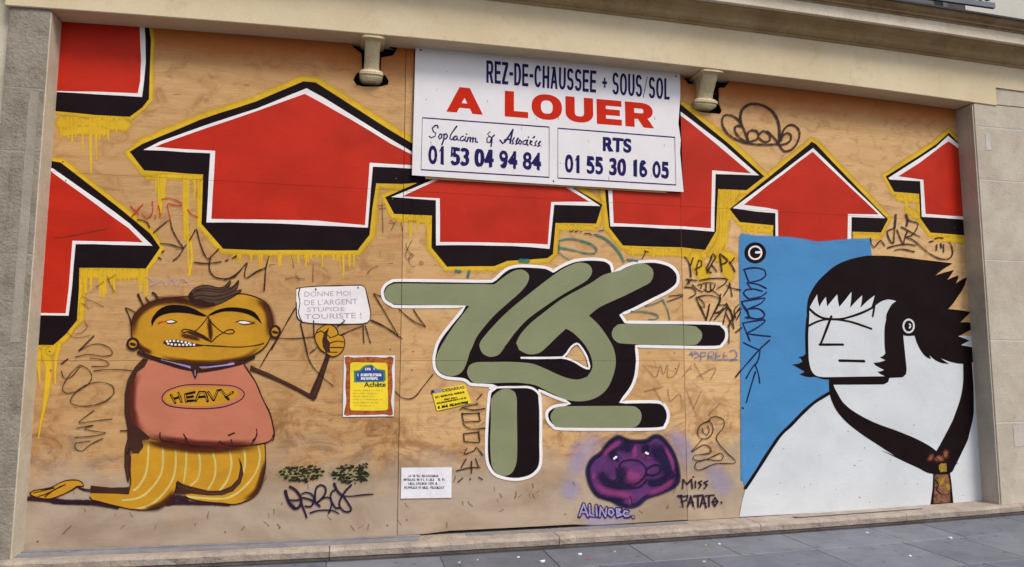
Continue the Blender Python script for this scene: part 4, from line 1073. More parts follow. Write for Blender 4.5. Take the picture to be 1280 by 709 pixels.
# raised arm, fist and placard
poly('arm', T(*A2, "-25,458 0,472 60,496 170,549 264,598 303,510 326,455 344,405 368,408 348,470 321,560 297,622 285,634 262,622 200,586 120,546 0,496 -30,486"), M['brown'], 12, man)
strokes('arm_highlight', TS(*A2, "0,482 120,530 265,605|285,610 320,520 345,440"), 1.4, M['ghost'], 13, man)
fist = catmull(T(*A2, "290,325 300,292 330,266 360,260 385,268 402,290 405,308 428,316 437,342 434,372 420,395 398,412 372,416 345,400 320,385 300,355"), True)
poly('fist', fist, M['ochre'], 14, man)
poly('palm', T(*A2, "335,300 360,272 352,305 350,330 366,350 362,375 368,398 345,398 330,372 326,335"), M['brown'], 15, man)
strokes('finger_line', [fist + [fist[0]]] + TS(*A2, "365,350 400,340 432,345|362,372 395,372 430,372|370,395 400,395|362,325 385,318 405,308|352,310 365,322|300,300 320,290 335,300"), 1.4, M['brownline'], 16, man)
bd = T(340, 340, 7.875, "240,165 290,155 440,142 600,138 760,134 880,132 912,148 935,230 955,320 970,400 965,470 940,498 900,510 750,514 600,515 420,508 290,490 258,460 245,430 240,300")
poly('placard', bd, M['white'], 10, man)
strokes('placard_edge', [bd, T(340, 340, 7.875, "275,165 262,220 275,300 262,400 280,460 300,495")], 1.4, M['brownline'], 11, man, closed=False)
M['placardink'] = paint('pale_grey_ink', rgb(172, 164, 184), var=0.05)
def q7(x0, y0, x1, y1, x2, y2, x3, y3): return T(340, 340, 7.875, f"{x0},{y0} {x1},{y1} {x2},{y2} {x3},{y3}")
text_mesh('placard_lettering', "DONNE MOI", q7(320, 195, 775, 185, 775, 232, 320, 245), M['placardink'], 12, man)
text_mesh('placard_lettering', "DE L'ARGENT", q7(320, 275, 840, 262, 842, 318, 320, 330), M['placardink'], 12, man)
text_mesh('placard_lettering', "STUPIDE", q7(345, 350, 715, 345, 715, 385, 345, 392), M['placardink'], 12, man)
text_mesh('placard_lettering', "TOURISTE !", q7(322, 418, 880, 400, 882, 455, 322, 465), M['placardink'], 12, man)
strokes('nail', TS(340, 340, 7.875, "430,165 432,178|845,150 848,160"), 2.0, M['ink'], 13, man)

# ------------------------------------------------------------------ potato head
PT = (720, 530, 5.455)
pb = catmull(T(*PT, "315,100 280,90 230,125 175,195 110,245 80,310 88,380 115,445 155,490 230,512 300,548 360,563 420,548 480,500 560,472 655,432 695,385 692,310 670,225 630,150 575,90 530,85 480,115 400,120 350,115"), True)
pot = poly('painted_potato', pb, M['purple'], 8, hd, 'purple potato-shaped face with round nose')
strokes('dark_edge', [(pb, 5)], 8, M['navysoft'], 9, pot, closed=True, smooth=False)
strokes('dark_patch', [(T(*PT, "200,200 280,140 370,150"), 14), (T(*PT, "500,160 590,220 630,310 600,380"), 16), (T(*PT, "150,330 210,400 300,420 400,400"), 11), (T(*PT, "180,500 280,500 330,540"), 8), (T(*PT, "360,130 368,200"), 9), (T(*PT, "440,150 500,200"), 12), (T(*PT, "560,440 640,400 670,340"), 8), (T(*PT, "300,290 320,370 400,390"), 12), (T(*PT, "480,400 560,400 620,360"), 8)], 10, M['navysoft'], 10, pot)
strokes('magenta_patch', [(T(*PT, "120,400 200,460 330,480 420,500"), 8), (T(*PT, "400,140 400,210 380,240"), 6), (T(*PT, "340,330 400,360 430,320"), 15), (T(*PT, "180,230 230,170 310,110"), 6), (T(*PT, "480,480 600,430 670,370"), 6), (T(*PT, "600,150 650,250 665,330"), 4), (T(*PT, "110,330 130,380"), 6), (T(*PT, "360,490 375,555"), 5), (T(*PT, "420,210 520,230"), 5)], 6, M['magsoft'], 11, pot)
strokes('face_line', [(T(*PT, "290,300 310,260 370,245 430,255 475,300 470,350 430,395 400,410"), 2.6), (T(*PT, "270,300 290,350 250,390 180,370 185,330"), 2.2), (T(*PT, "480,310 530,280 575,290 570,330 520,350 480,345"), 3.2), (T(*PT, "240,390 330,430 430,430 480,380"), 3.0), (T(*PT, "370,490 380,550"), 1.6)], 2.4, M['violetink'], 13, pot)
strokes('eye_socket', [(T(*PT, "240,240 265,215 290,210"), 12), (T(*PT, "465,185 500,200"), 12)], 12, M['navysoft'], 13, pot)
strokes('eye', [(T(*PT, "258,236 272,224"), 3.0), (T(*PT, "474,196 488,202"), 3.0)], 4, M['whiteline'], 15, pot)
strokes('lavender_haze', [(T(*PT, "180,80 110,130 40,200 5,290 -10,380"), 22), (T(*PT, "-20,380 -40,460 -60,520"), 20), (T(*PT, "620,60 700,110 750,200 745,290"), 18), (T(*PT, "870,340 950,350 1000,420 990,500"), 20), (T(*PT, "30,640 200,640 380,600"), 18)], 18, M['lavmist'], 2, pot)

# ------------------------------------------------------------------ tags and scribbles
def tag(lst, w, mat, label=None, lay=14, smooth=True): return strokes('graffiti_tag', lst, w, M[mat], lay, hd, label, smooth=smooth, cut=mat not in ('violetink', 'lav'))
tag(TS(150, 230, 5.907, "80,165 110,195 140,225|170,150 130,195 90,240|165,225 200,255 235,225 245,180 240,130|285,160 295,200 300,245|265,235 262,255|350,155 362,210 375,265|310,115 350,105 400,115 455,140 455,158 410,158 360,145|500,190 530,225 575,245"), 1.7, 'redink', 'red scrawl between the two left arrows')
tag(TS(150, 230, 5.907, "130,265 170,270 205,290 220,320|250,360 320,300 370,268 385,330 420,400 470,475|300,440 380,450 460,475 490,450|470,480 430,540 395,565|515,415 545,365 565,335 590,430 620,510 650,555 690,520 730,480|550,580 640,588 750,575|780,568 800,560|835,548 860,532|285,545 305,555|310,505 325,495|670,540 660,620 690,680 750,700 820,690 890,640")
    + TS(280, 300, 4.571, "0,228 60,210 110,155 135,130 120,180 125,220 190,180 240,160|260,90 240,160 235,230 230,290"), 2.0, 'ink', 'brown marker scrawl above the man\'s head')
tag(TS(280, 300, 4.571, "385,85 400,160|510,140 508,240|410,200 430,230|820,190 850,160 880,150|350,225 400,215 460,225|1075,0 1050,50 1035,90 1045,110 1075,100 1070,80 1055,110 1070,150 1090,155|1040,20 1050,60 1085,90|1120,125 1135,125 1138,138 1122,142 1120,125")
    + TS(320, 180, S4, "620,290 623,360 625,440|600,305 635,300|605,320 635,318|660,375 680,390|690,380 665,425|715,385 720,430|750,380 790,380"), 1.3, 'faint')
tag(TS(60, 280, 4.433, "35,75 100,70 200,50 330,25|330,290 350,340 375,385|190,400 250,430 310,460|190,440 230,470|270,350 310,320|380,280 330,310|205,540 220,570 190,600 150,610|110,600 150,630 230,620"), 1.3, 'faint', lay=15)
tag(TS(60, 420, 4.343, "170,80 230,50 290,45 340,70 350,100 300,110 220,100 150,115|230,120 300,130 335,155 300,165 240,165|75,190 90,230 130,220 180,160|180,160 220,180 240,220 220,260 160,300 100,310 80,280 120,210 175,155|250,190 310,183 400,183 465,190|360,310 350,270 280,250 200,270 140,320 125,360 170,380 250,375 320,350 360,310|250,405 170,470 260,460 350,450|155,500 250,485 200,505 315,525|150,550 230,545 310,530|150,580 150,610 185,625 230,590 300,555|150,580 230,570"), 1.4, 'ink', 'thin looping scrawl left of the kneeling man')
tag(TS(60, 420, 4.343, "395,515 480,512|480,515 450,600 430,640|75,150 110,125|170,80 250,0"), 2.2, 'ink')
tag([(q, w_) for q, w_ in zip(TS(150, 340, 6.33, "45,290 75,350 95,430|50,285 90,302 130,325|145,180 165,225 190,275|205,205 240,250|262,168 285,185 305,225"), (2, 1.8, 3.4, 2, 4.2))], 2, 'ink', 'crown of dark strokes at the back of the man\'s head')
tag([(q, w_) for q, w_ in zip(TS(340, 570, 8.864, "150,390 165,450 200,530 250,578|200,340 260,375 310,440 325,500 315,550 280,580 250,582|200,485 260,490 320,480|325,500 340,560 365,620 385,680|330,420 380,400 430,415 465,450 460,510 430,560 370,555|340,460 420,480 480,515 530,555|480,510 480,400 500,340 540,318 590,345 595,400 570,450 520,500 490,520|520,500 580,460 640,465 662,520 650,580 630,630|720,370 670,390 648,450 670,520 710,578 755,572|690,305 710,360 745,410 780,440|880,320 820,380 780,440 750,500 752,560 800,612 860,615 880,590 850,530 790,440|790,440 870,445 1000,430 1120,422|425,630 500,605 600,598 680,605 740,638"), (5, 3.8, 2.2, 3, 2.6, 3, 2.8, 2.4, 2.6, 3.8, 2.8, 1.8, 2.2))], 2.5, 'violetink', 'bold dark looping signature beneath the olive stencils')
tag(TS(340, 340, 7.875, "235,350 180,440 90,600 0,760|280,510 305,600 330,709 350,800|410,480 412,560 415,640|40,650 150,657 250,655 350,645 410,640|680,620 780,575 890,530|898,530 900,620 905,700|918,530 945,620 970,700|980,475 1080,520 1200,595|1000,215 1100,380 1250,640|1000,215 1070,240|640,540 720,480 700,470")
    + TS(320, 340, S4, "775,185 800,225 835,270|705,185 770,240 835,270|265,400 285,385 300,372|565,240 640,275 720,330|20,470 60,400 110,320|220,250 240,350 270,450 330,520 380,560"), 1.7, 'ink', 'thin dark lines radiating from the painted placard')
tag([T(410, 430, 6.33, "535,375 570,415 630,435 690,415 750,340 830,240")], 1.6, 'ink')
tag(TS(530, 470, 5.064, "365,115 350,132 335,150|340,175 290,188 240,200 228,215|240,200 310,215 385,205|240,235 243,262 250,290 300,288 355,285 350,258 345,230|240,240 295,237 350,235|245,300 290,335 385,330|250,365 252,390 255,415 300,418 350,420 348,385 345,350|255,365 300,360 345,355|270,460 255,495 320,470 330,450 370,500|265,525 250,552 235,580|325,520 335,548 345,575|300,540 300,580 300,615|205,600 290,580 355,580|245,645 215,670|291,648 292,656|345,640 370,655"), 1.9, 'ink', 'column of angular brown signs below the yellow sticker')
tag([(q, 3.9 if i == 0 else 3.0) for i, q in enumerate(TS(890, 120, 8.867, "330,340 310,250 330,160 400,100 490,90 590,120 680,190 730,290 745,400 735,540|330,330 270,250 200,215 140,215 110,260 120,340 180,430 280,490 380,525 520,540 640,540 735,535|330,340 280,330 250,350 260,410 310,470 380,510|330,330 370,420 400,510 430,505 500,480 515,430 490,390 440,380 400,400 385,450 400,500|515,430 560,390 600,400 640,440 640,490 600,515 560,505 520,470|610,395 680,460 735,530|750,490 790,380 850,325 910,330 960,380 965,450 930,540 870,600 800,615 750,560|760,500 790,430 830,410 875,440 870,490 820,530 750,545"))], 3, 'ink', 'rounded bubble tag in thick brown line right of the sign')
tag([(q, 3.4 if i == 0 or i == 3 else 2.0) for i, q in enumerate(TS(1080, 255, 9.45, "370,130 365,200 358,290|358,290 352,370 345,460|345,290 270,320 275,370 310,450 340,465|490,130 510,180 500,255|385,310 420,400 455,480|510,190 570,210 630,230 620,290 560,370 480,400 465,480|435,270 540,330 655,390|510,320 480,390|70,400 80,470 110,515 150,480 190,430 240,495|275,520 380,490 500,475 605,492|355,550 440,535 590,565|500,400 580,430 680,520 790,600 900,650 1000,645 1040,590 1030,500 1000,450|855,480 850,545|900,470 910,520|935,480 935,570|765,450 810,440|830,410 880,398 930,405"))], 2, 'ink', 'brown tag between the two rightmost arrows')
tag(TS(840, 300, 7.093, "110,150 145,200 160,260 165,325|185,160 160,230|235,180 215,250 220,310|200,260 260,230 260,190 235,180|300,250 330,200 350,150|310,290 350,210 385,150 360,120 345,150|345,215 395,280|330,240 300,270 345,290|420,130 430,200 440,280|425,125 490,185 430,220|550,160 520,200|505,195 535,240 555,280"), 2.2, 'ink', 'row of angular brown letters under the yellow paint')
tag(TS(840, 300, 7.093, "120,350 215,360|130,390 170,350|140,345 150,385|240,360 320,345 420,340 490,350 470,385 400,430|110,420 180,425|180,400 220,440 270,460|230,400 260,390 255,430|270,385 330,380 380,390 360,440 320,460 280,440|300,390 300,440|340,390 340,450|150,515 210,475 180,430 110,415|345,440 400,480 430,520 410,580|515,390 490,440 455,495|480,400 530,430|505,380 520,440 530,500|540,430 605,445|210,510 300,490 370,500 420,520|210,515 240,580 270,640 300,705|230,510 280,560 290,600 250,590|430,480 400,600 370,640|400,580 490,570|370,640 410,650 480,560|330,570 320,640 300,709|480,570 520,640 545,709|590,570 550,620 560,690|605,640 570,709")
    + TS(840, 380, 5.064, "165,0 190,40 215,105|235,0 215,100|240,105 290,0|265,100 350,10|270,60 330,30|320,130 350,20 370,40 390,150|340,60 365,110 390,155|380,90 430,20|400,180 440,150|360,130 358,250|355,140 400,60 440,30|402,460 430,420"), 1.9, 'ink', 'dense black scribble left of the blue rectangle')
tag(TS(790, 430, 3.373, "330,320 290,340 275,370 285,395 310,400 335,380 340,350 325,325 310,330|318,345 325,360 315,385 300,375 295,355|325,315 350,305 385,320 385,350 355,390 365,420 400,460 435,500 350,505 290,530 265,525 270,500 300,490|295,400 270,430 250,455 300,425 330,440 325,460 260,470 255,485 300,490 375,460 375,490 300,485"), 1.5, 'ink', 'bird-like line drawing beside the purple potato')
tag(TS(790, 430, 3.373, "240,45 275,40|250,32 255,52|262,32 285,48 262,60|290,65 290,35 310,35 308,50 290,52|320,65 322,35 345,35 342,50 322,50 345,65|355,35 352,65 378,65|352,50 370,50|388,35 385,65 405,66|385,50 400,50|412,30 430,25 442,40 435,60 410,66|412,66 445,66"), 1.5, 'blueink', 'thin blue lettering under the green bar')
tag(TS(790, 430, 3.373, "45,85 70,115 100,140 120,90 130,130 150,85 150,140 180,130 200,80|210,140 250,90|260,80 300,150|270,140 350,100 330,150|50,200 130,180|90,185 130,250|150,190 160,240 200,210 210,260|230,200 270,300|260,270 290,200|320,300 370,250|60,90 110,100"), 2.2, 'ghost')
tag([(q, w_) for q, w_ in zip(TS(680, 280, 5.067, "95,105 160,95 230,105 300,130 335,165 320,185 260,185 180,165 95,150|95,125 95,170|90,180 130,210 160,225|330,70 380,90 430,130 480,190 505,240|525,225 590,235|550,555 620,555 700,570 725,590 700,605 660,605|640,520 700,505 750,480|750,480 780,540 795,605"), (2.6, 2, 1.8, 3.2, 3, 2, 2, 2))], 2.4, 'teal', 'teal marker loops above the green lettering')
tag(TS(680, 280, 5.067, "160,45 175,50 185,42|195,50 215,45|225,50 240,48|255,62 290,62 300,70|310,70 330,68|345,45 375,40|780,492 880,457|790,457 880,450|620,220 645,175|635,170 660,180"), 1.5, 'ink')
tag([(T(550, 320, 5.91, "118,112 150,115"), 4.5), (T(550, 320, 5.91, "215,112 205,155"), 4.0), (T(550, 320, 5.91, "590,35 650,38"), 6)], 4, 'teal')
tag(TS(0, 340, S4, "720,20 760,50 740,70 800,40 820,70 850,30 870,70 900,30 930,60"), 3.0, 'lavmist')
tag(TS(*PT, "725,440 728,378 755,410 785,378 792,438|812,390 812,435|796,358 800,362|855,388 832,398 852,415 835,438|895,388 870,398 892,415 872,440"), 2.3, 'violetink', 'MISS in violet capitals right of the potato', smooth=False)
tag(TS(*PT, "700,498 760,488 752,520 715,528|715,492 728,565|760,562 780,490 800,562|766,535 798,535|800,492 862,485|830,490 830,565|845,565 866,490 885,570|852,540 884,540|880,490 940,483|905,490 905,562|945,500 928,530 945,560 965,530 945,500|925,530 965,528|988,533 992,537|690,490 720,485"), 2.4, 'violetink', 'PATATO in violet capitals right of the potato', smooth=False)
tag(TS(*PT, "22,630 50,545 82,632|35,600 72,600|92,548 95,622 122,627|137,555 142,628|160,632 165,565 200,632 207,570|225,580 218,610 238,628 258,605 245,580 225,580|275,575 280,632|275,578 305,580 285,605 312,620 280,632|355,595 330,590 318,612 335,632 360,630|385,632 392,636"), 5.2, 'violetink', lay=12, smooth=False)
tag(TS(*PT, "22,625 50,545 80,628|35,600 70,600|90,550 93,620 120,625|135,555 140,625|160,630 165,565 200,630 205,570|225,580 220,610 240,625 255,605 245,582 225,580|275,578 280,628|275,578 300,582 285,602 308,618 280,628|352,598 330,592 320,612 335,628 358,626|385,632 392,636"), 3.4, 'lav', 'pale lavender lettering under the potato', lay=14, smooth=False)
# olive stencils
r_ = random.Random(5)
for (cx, cy, rx, ry) in ((376, 592, 27, 11), (437, 593, 24, 12)):
    ls = []; 
    for _ in range(230):
        t = r_.uniform(0, 2 * math.pi); q = math.sqrt(r_.random())
        x, y = cx + rx * q * math.cos(t), cy + ry * q * math.sin(t)
        if abs(((y - cy) / 4.0 + (x - cx) * 0.02) % 1.0 - 0.5) < 0.16: continue
        l = r_.uniform(1.2, 3.4); an = r_.uniform(-0.6, 0.25)
        ls.append(([(x, y), (x + l * math.cos(an), y + l * math.sin(an))], r_.uniform(1.2, 2.5)))
    if cx > 400:
        for _ in range(40):
            x, y = 452 + r_.gauss(0, 3), 591 + r_.gauss(0, 5)
            ls.append(([(x, y), (x + 1.5, y + 1)], 2.6))
    st = strokes('stencil', ls, 1.6, M['olive'], 13, hd, 'dark olive stencilled hand-like print above the bold signature')
    strokes('pale_ground', [([(cx - rx * .8, cy), (cx, cy), (cx + rx * .8, cy)], ry * 1.9)], 10, M['olivepale'], 11, st)
# scuffs and gouges low on the boards
sc = []
for _ in range(60):
    x = r_.uniform(30, 900); y = r_.uniform(585, 660)
    if y > 690 - (x - 27) * 0.045: continue
    l = r_.uniform(2, 9); an = r_.uniform(0.6, 2.6)
    sc.append(([(x, y), (x + l * .5 * math.cos(an) + r_.uniform(-1, 1), y + l * .5 * math.sin(an)), (x + l * math.cos(an), y + l * math.sin(an))], r_.uniform(1.2, 3.2)))
sc += [(T(0, 529, S4, "310,545 335,520 352,505"), 3.0), (T(0, 529, S4, "640,440 650,460"), 2.4), (T(0, 529, S4, "415,420 422,435"), 2.4)]
s_ = strokes('scuff_marks', sc, 1.5, M['ghost'], 6, hd); s_['kind'] = 'stuff'
sp = []
for _ in range(70):
    x = r_.uniform(935, 1218); y = r_.uniform(520, 632)
    sp.append(([(x, y), (x + r_.uniform(-2, 2), y + r_.uniform(-1, 1.5))], r_.uniform(0.8, 2.2)))
s_ = strokes('dirt_specks', sp[:32], 1.3, M['grime'], 12, hd); s_['kind'] = 'stuff'
sp = []
for _ in range(90):
    x = r_.uniform(60, 910); y = r_.uniform(60, 600)
    sp.append(([(x, y), (x + r_.uniform(-9, 9), y + r_.uniform(-1, 1))], r_.uniform(0.7, 1.8)))
s_ = strokes('grain_cracks', sp, 1.2, M['ghost'], 0, hd); s_['kind'] = 'stuff'

# ------------------------------------------------------------------ console brackets under the lintel
def console(x0, x1, z0, z1, lab, lean=0.0):
    cx = (x0 + x1) / 2; h = z1 - z0; w = (x1 - x0) / 2
    # (height fraction, half width factor, front y, back y)
    prof = [(1.0, 1.5, -0.212), (0.93, 1.5, -0.212), (0.915, 1.35, -0.19), (0.90, 1.0, -0.17), (0.85, 0.98, -0.165), (0.7, 0.94, -0.135), (0.55, 0.94, -0.10), (0.42, 0.96, -0.075), (0.32, 1.0, -0.062), (0.275, 1.02, -0.06), (0.265, 1.30, -0.075), (0.21, 1.48, -0.085), (0.15, 1.52, -0.082), (0.145, 1.40, -0.068), (0.09, 1.42, -0.070), (0.04, 1.25, -0.060), (0.0, 0.9, -0.05)]
    bm = bmesh.new(); rr = []
    for f, wf, yf in prof:
        z = z0 + h * f; ww = w * wf; c = cx + lean * (1 - f)
        rd_ = 0.012
        rr.append([bm.verts.new(q) for q in ((c - ww, 0.05, z), (c - ww, yf + 0.02, z), (c - ww * 0.80, yf + 0.004, z), (c - ww * 0.35, yf - 0.004 if f < 0.91 else yf, z), (c + ww * 0.35, yf - 0.004 if f < 0.91 else yf, z), (c + ww * 0.80, yf + 0.004, z), (c + ww, yf + 0.02, z), (c + ww, 0.05, z))])
    for i in range(len(rr) - 1):
        for j in range(8):
            bm.faces.new((rr[i][j], rr[i][(j + 1) % 8], rr[i + 1][(j + 1) % 8], rr[i + 1][j]))
    bm.faces.new(rr[0]); bm.faces.new(rr[-1][::-1])
    bmesh.ops.recalc_face_normals(bm, faces=bm.faces[:])
    return finish('console_bracket', bm, M['console'], bld, lab, False)
def Wd(x, y, d_): return W(x, y, d_)
a_ = Wd(456, 60, -.17); b_ = Wd(476, 60, -.17)
console(a_[0], b_[0], W(464, 103, -.07)[1] + 0.02, ZL(0.1) + 0.004, 'cream bracket left of the white sign', lean=W(464, 100, -.1)[0] - (a_[0] + b_[0]) / 2)
a_ = Wd(880, 100, -.17); b_ = Wd(899, 100, -.17)
console(a_[0], b_[0], W(885, 137, -.07)[1] + 0.02, ZL(3.3) + 0.004, 'cream bracket right of the white sign', lean=W(885.5, 133, -.1)[0] - (a_[0] + b_[0]) / 2)

# ------------------------------------------------------------------ white letting sign
SY = -0.035
sgn = root('letting_sign', 'large white letting sign with red and navy lettering, A LOUER, screwed to the boards', 'sign', (1.9, SY, 3.5))
quad = [(519.5, 59.5), (600, 66.3), (700, 75.6), (850, 91), (850.5, 120), (849, 140), (848, 155), (851, 175), (850, 190), (852, 210), (854.5, 240), (700, 231.2), (600, 225), (515, 219)]
qw = [W(x, y, SY) for x, y in quad]
bm = bmesh.new()
F = [bm.verts.new((x, SY, z)) for x, z in qw]; B = [bm.verts.new((x, SY + 0.012, z)) for x, z in qw]
bm.faces.new(F); bm.faces.new(B[::-1])
for i in range(len(F)):
    j = (i + 1) % len(F); bm.faces.new((F[i], B[i], B[j], F[j]))
bmesh.ops.triangulate(bm, faces=[f for f in bm.faces if len(f.verts) > 4])
bmesh.ops.recalc_face_normals(bm, faces=bm.faces[:])
finish('board', bm, M['signwhite'], sgn)
bm = bmesh.new(); box_into(bm, 0.62, 2.9, SY + 0.012, 0.0, 3.9, 3.94); box_into(bm, 0.62, 2.9, SY + 0.012, 0.0, 3.05, 3.09)
finish('batten', bm, M['ply'][0], sgn)
def sq(ox, oy, s): return T(ox, oy, 7.089, s)
def stext(b, q, mt, bold=0.02, **kw): return text_mesh('lettering', b, q, mt, 1, sgn, bold=bold, Y0=SY, **kw)
def sl(b_, q, mt, st, br_, gap=0.28): return letters('lettering', b_, q, mt, 1, sgn, st, br_, gap, SY)
sl("REZ-DE-CHAUSSEE", [(608, 75.5), (745.5, 88.7), (745, 116), (608, 103.5)], M['signblue'], 2.7, 4.0, 0.17)
sl("+", [(752.8, 97), (758.8, 97.5), (758.8, 110), (752.8, 109.5)], M['signblue'], 2.4, 4.0)
sl("SOUS", [(765.5, 90.5), (802.5, 94), (802.5, 121.5), (765.5, 118)], M['signblue'], 2.6, 3.6, 0.17)
strokes('lettering', [[(809, 96.5), (804, 122)]], 0.9, M['signblue'], 1, sgn, Y0=SY, cut=False)
sl("SOL", [(811, 96), (837, 98.6), (837, 124.8), (811, 122.8)], M['signblue'], 2.6, 3.6, 0.17)
sl("A", [(558, 107.5), (603.5, 111.8), (603.5, 143.5), (558, 139.5)], M['signred'], 13, 6.5)
sl("LOUER", [(631, 113.5), (816.5, 130), (817.5, 160.5), (631, 145.5)], M['signred'], 11.5, 7.4, 0.13)
for q_ in ("RTS",): sl(q_, [(753.5, 171.2), (789.5, 173.6), (789, 191.5), (753.5, 189)], M['signblue'], 3.2, 3.5, 0.22)
def nums(txts, xs, top0, top1, bot0, bot1, x0, x1):
    for t_, (xa, xb) in zip(txts, xs):
        f = lambda x, p, q: p + (q - p) * (x - x0) / (x1 - x0)
        sl(t_, [(xa, f(xa, top0, top1)), (xb, f(xb, top0, top1)), (xb, f(xb, bot0, bot1)), (xa, f(xa, bot0, bot1))], M['signblue'], 2.35, 2.6, 0.22)
nums(("01", "53", "04", "94", "84"), ((535.8, 556.0), (563, 584.5), (593, 615.5), (624.5, 646.5), (655, 676.5)), 181.6, 191.6, 205.0, 213.4, 535, 677)
nums(("01", "55", "30", "16", "05"), ((706.3, 725.5), (733, 752.8), (762, 782.5), (791, 808), (816.5, 836)), 192.8, 202.6, 215.6, 223.8, 706, 836)
def frame(pts, w=1.6): return strokes('frame_line', [pts], w, M['signblue'], 1, sgn, closed=True, smooth=False, Y0=SY, cut=False)
frame([(528, 147.3), (686.5, 159), (686.3, 221.8), (526.3, 212.2)])
frame([(697.3, 160.4), (843.3, 171.8), (844.8, 231.3), (697.3, 222.6)])
stext("01 53 04 94 84", [(535.5, 182), (676.5, 191.2), (676, 213.2), (535, 205.2)], M['signblue'], 0.028)
stext("01 55 30 16 05", [(706, 193.2), (836, 203), (836, 223.5), (706, 215.8)], M['signblue'], 0.028)
stext("RTS", [(753.5, 171.2), (789.5, 173.6), (789, 191.2), (753.5, 189)], M['signblue'], 0.035)
def cs_(s, w_): return [(q, w_ * 1.6) for q in TS(510, 145, 7.089, s)]
strokes('script_lettering', cs_("265,105 262,85 240,85 215,110 225,140 245,150 240,180 205,195 190,182", 1.1) + cs_("285,160 270,185 280,205 298,190 300,165 285,160|318,160 318,205 300,255|318,170 340,158 350,180 335,205 318,200|432,92 380,165 370,200 385,212 400,200|425,180 405,190 408,215 428,210 440,178 436,212 452,215|490,180 468,190 462,215 480,222 500,208|512,185 502,215 515,225|518,160 521,163|532,190 525,225|532,200 552,188 552,228|552,205 575,190 575,230|575,205 600,195 598,230 615,232", 1.25)
        + cs_("728,140 705,160 720,180 700,200 700,235 725,235 745,190 765,170|720,180 745,195 740,240 735,270", 1.0)
        + cs_("930,120 880,200 840,245 815,215|930,120 915,185 905,240|855,215 880,205 910,210|940,195 925,225 935,245 922,248|975,200 958,228 968,248 955,250|990,215 978,240 995,252 1008,230 990,215|1045,215 1022,225 1018,250 1040,252|1058,215 1050,250 1062,258|1066,188 1068,190|1085,235 1100,222 1088,218 1080,245 1098,258|1110,195 1120,185|1140,222 1125,240 1135,262 1118,265|1172,228 1155,248 1168,265 1150,268", 1.25), 1.2, M['signblue'], 1, sgn, Y0=SY, cut=False)
for (x, y) in ((526, 62.5), (845, 95.5), (692, 226.5), (690.5, 85)):
    X, Z = W(x, y, SY); bm = bmesh.new()
    bmesh.ops.create_cone(bm, cap_ends=True, radius1=0.009, radius2=0.006, depth=0.005, segments=12, matrix=Matrix.Translation((X, SY - 0.002, Z)) @ Matrix.Rotation(math.pi / 2, 4, 'X'))
    finish('screw', bm, M['screw'], sgn)

# ------------------------------------------------------------------ posters and stickers (paper glued to the boards)
def scrib(name, x0, y0, x1, y1, h, mat, lay, par, seed, w=0.8, Y0=0.0):
    r = random.Random(seed); ls = []; n = int(math.dist((x0, y0), (x1, y1)) / (h * 0.62)); 
    for i in range(n):
        if r.random() < 0.14: continue
        t = i / n; x = x0 + (x1 - x0) * t; y = y0 + (y1 - y0) * t
        k = r.randrange(4)
        if k == 0: s = [(x, y - h / 2), (x, y + h / 2), (x + h * .35, y + h / 2)]
        elif k == 1: s = [(x, y + h / 2), (x + h * .2, y - h / 2), (x + h * .4, y + h / 2)]
        elif k == 2: s = [(x + h * .35, y - h / 2), (x, y), (x + h * .35, y + h / 2)]
        else: s = [(x, y - h / 2), (x + h * .4, y - h / 4), (x, y), (x + h * .4, y + h / 2)]
        ls.append(s)
    return strokes(name, ls, w, mat, lay, par, smooth=False, cut=False, Y0=Y0)
PY = -0.008
def paper(name, label, cat, pts, mat, th=0.0012):
    qp = [W(x, y, PY) for x, y in pts]
    c = (sum(p[0] for p in qp) / len(qp), PY, sum(p[1] for p in qp) / len(qp))
    r = root(name, label, cat, c)
    bm = bmesh.new()
    F = [bm.verts.new((x, PY, z)) for x, z in qp]; B = [bm.verts.new((x, PY + th, z)) for x, z in qp]
    bm.faces.new(F); bm.faces.new(B[::-1])
    for i in range(len(F)):
        j = (i + 1) % len(F); bm.faces.new((F[i], B[i], B[j], F[j]))
    bmesh.ops.recalc_face_normals(bm, faces=bm.faces[:])
    finish('sheet', bm, mat, r)
    return r
L5 = (410, 430, 6.33)
po = paper('poster', 'yellow poster with printed brown ornate frame and blue badge, right of the kneeling man', 'poster', T(*L5, "126,92 530,92 527,330 520,572 118,578 122,330"), M['paper'])
kw = dict(cut=False, Y0=PY)
fr = catmull(T(*L5, "132,105 160,98 200,108 330,102 460,108 490,98 518,108 515,150 505,200 512,330 500,450 510,520 512,560 490,568 450,558 320,562 190,562 150,570 128,560 132,520 145,450 138,330 145,200 135,150"), True)
poly('printed_frame', fr, M['printbrown'], 1, po, **kw)
poly('yellow_field', catmull(T(*L5, "176,160 190,146 325,148 455,150 470,165 472,340 475,510 462,524 320,528 185,524 174,508 176,330"), True), M['paperyel'], 2, po, **kw)
poly('green_badge', T(*L5, "204,212 250,206 285,172 345,162 388,198 452,206 458,282 445,300 206,304"), M['printgreen'], 3, po, **kw)
poly('blue_badge', T(*L5, "220,222 262,216 292,182 348,172 382,206 438,218 440,282 425,292 222,294"), M['printblue'], 4, po, **kw)
scrib('small_print', *T(*L5, "285,198 372,198")[0], *T(*L5, "285,198 372,198")[1], 2.6, M['whiteline'], 5, po, 1, 0.8, PY)
for q, (a1, b1, y1) in enumerate(((236, 425, 244), (262, 400, 272))):
    p_ = T(*L5, f"{a1},{y1} {b1},{y1}"); scrib('small_print', *p_[0], *p_[1], 3.0, M['whiteline'], 5, po, q + 2, 0.9, PY)
text_mesh('lettering', "Achète", T(*L5, "285,302 458,300 456,340 285,342"), M['printblack'], 5, po, bold=0.02, Y0=PY)
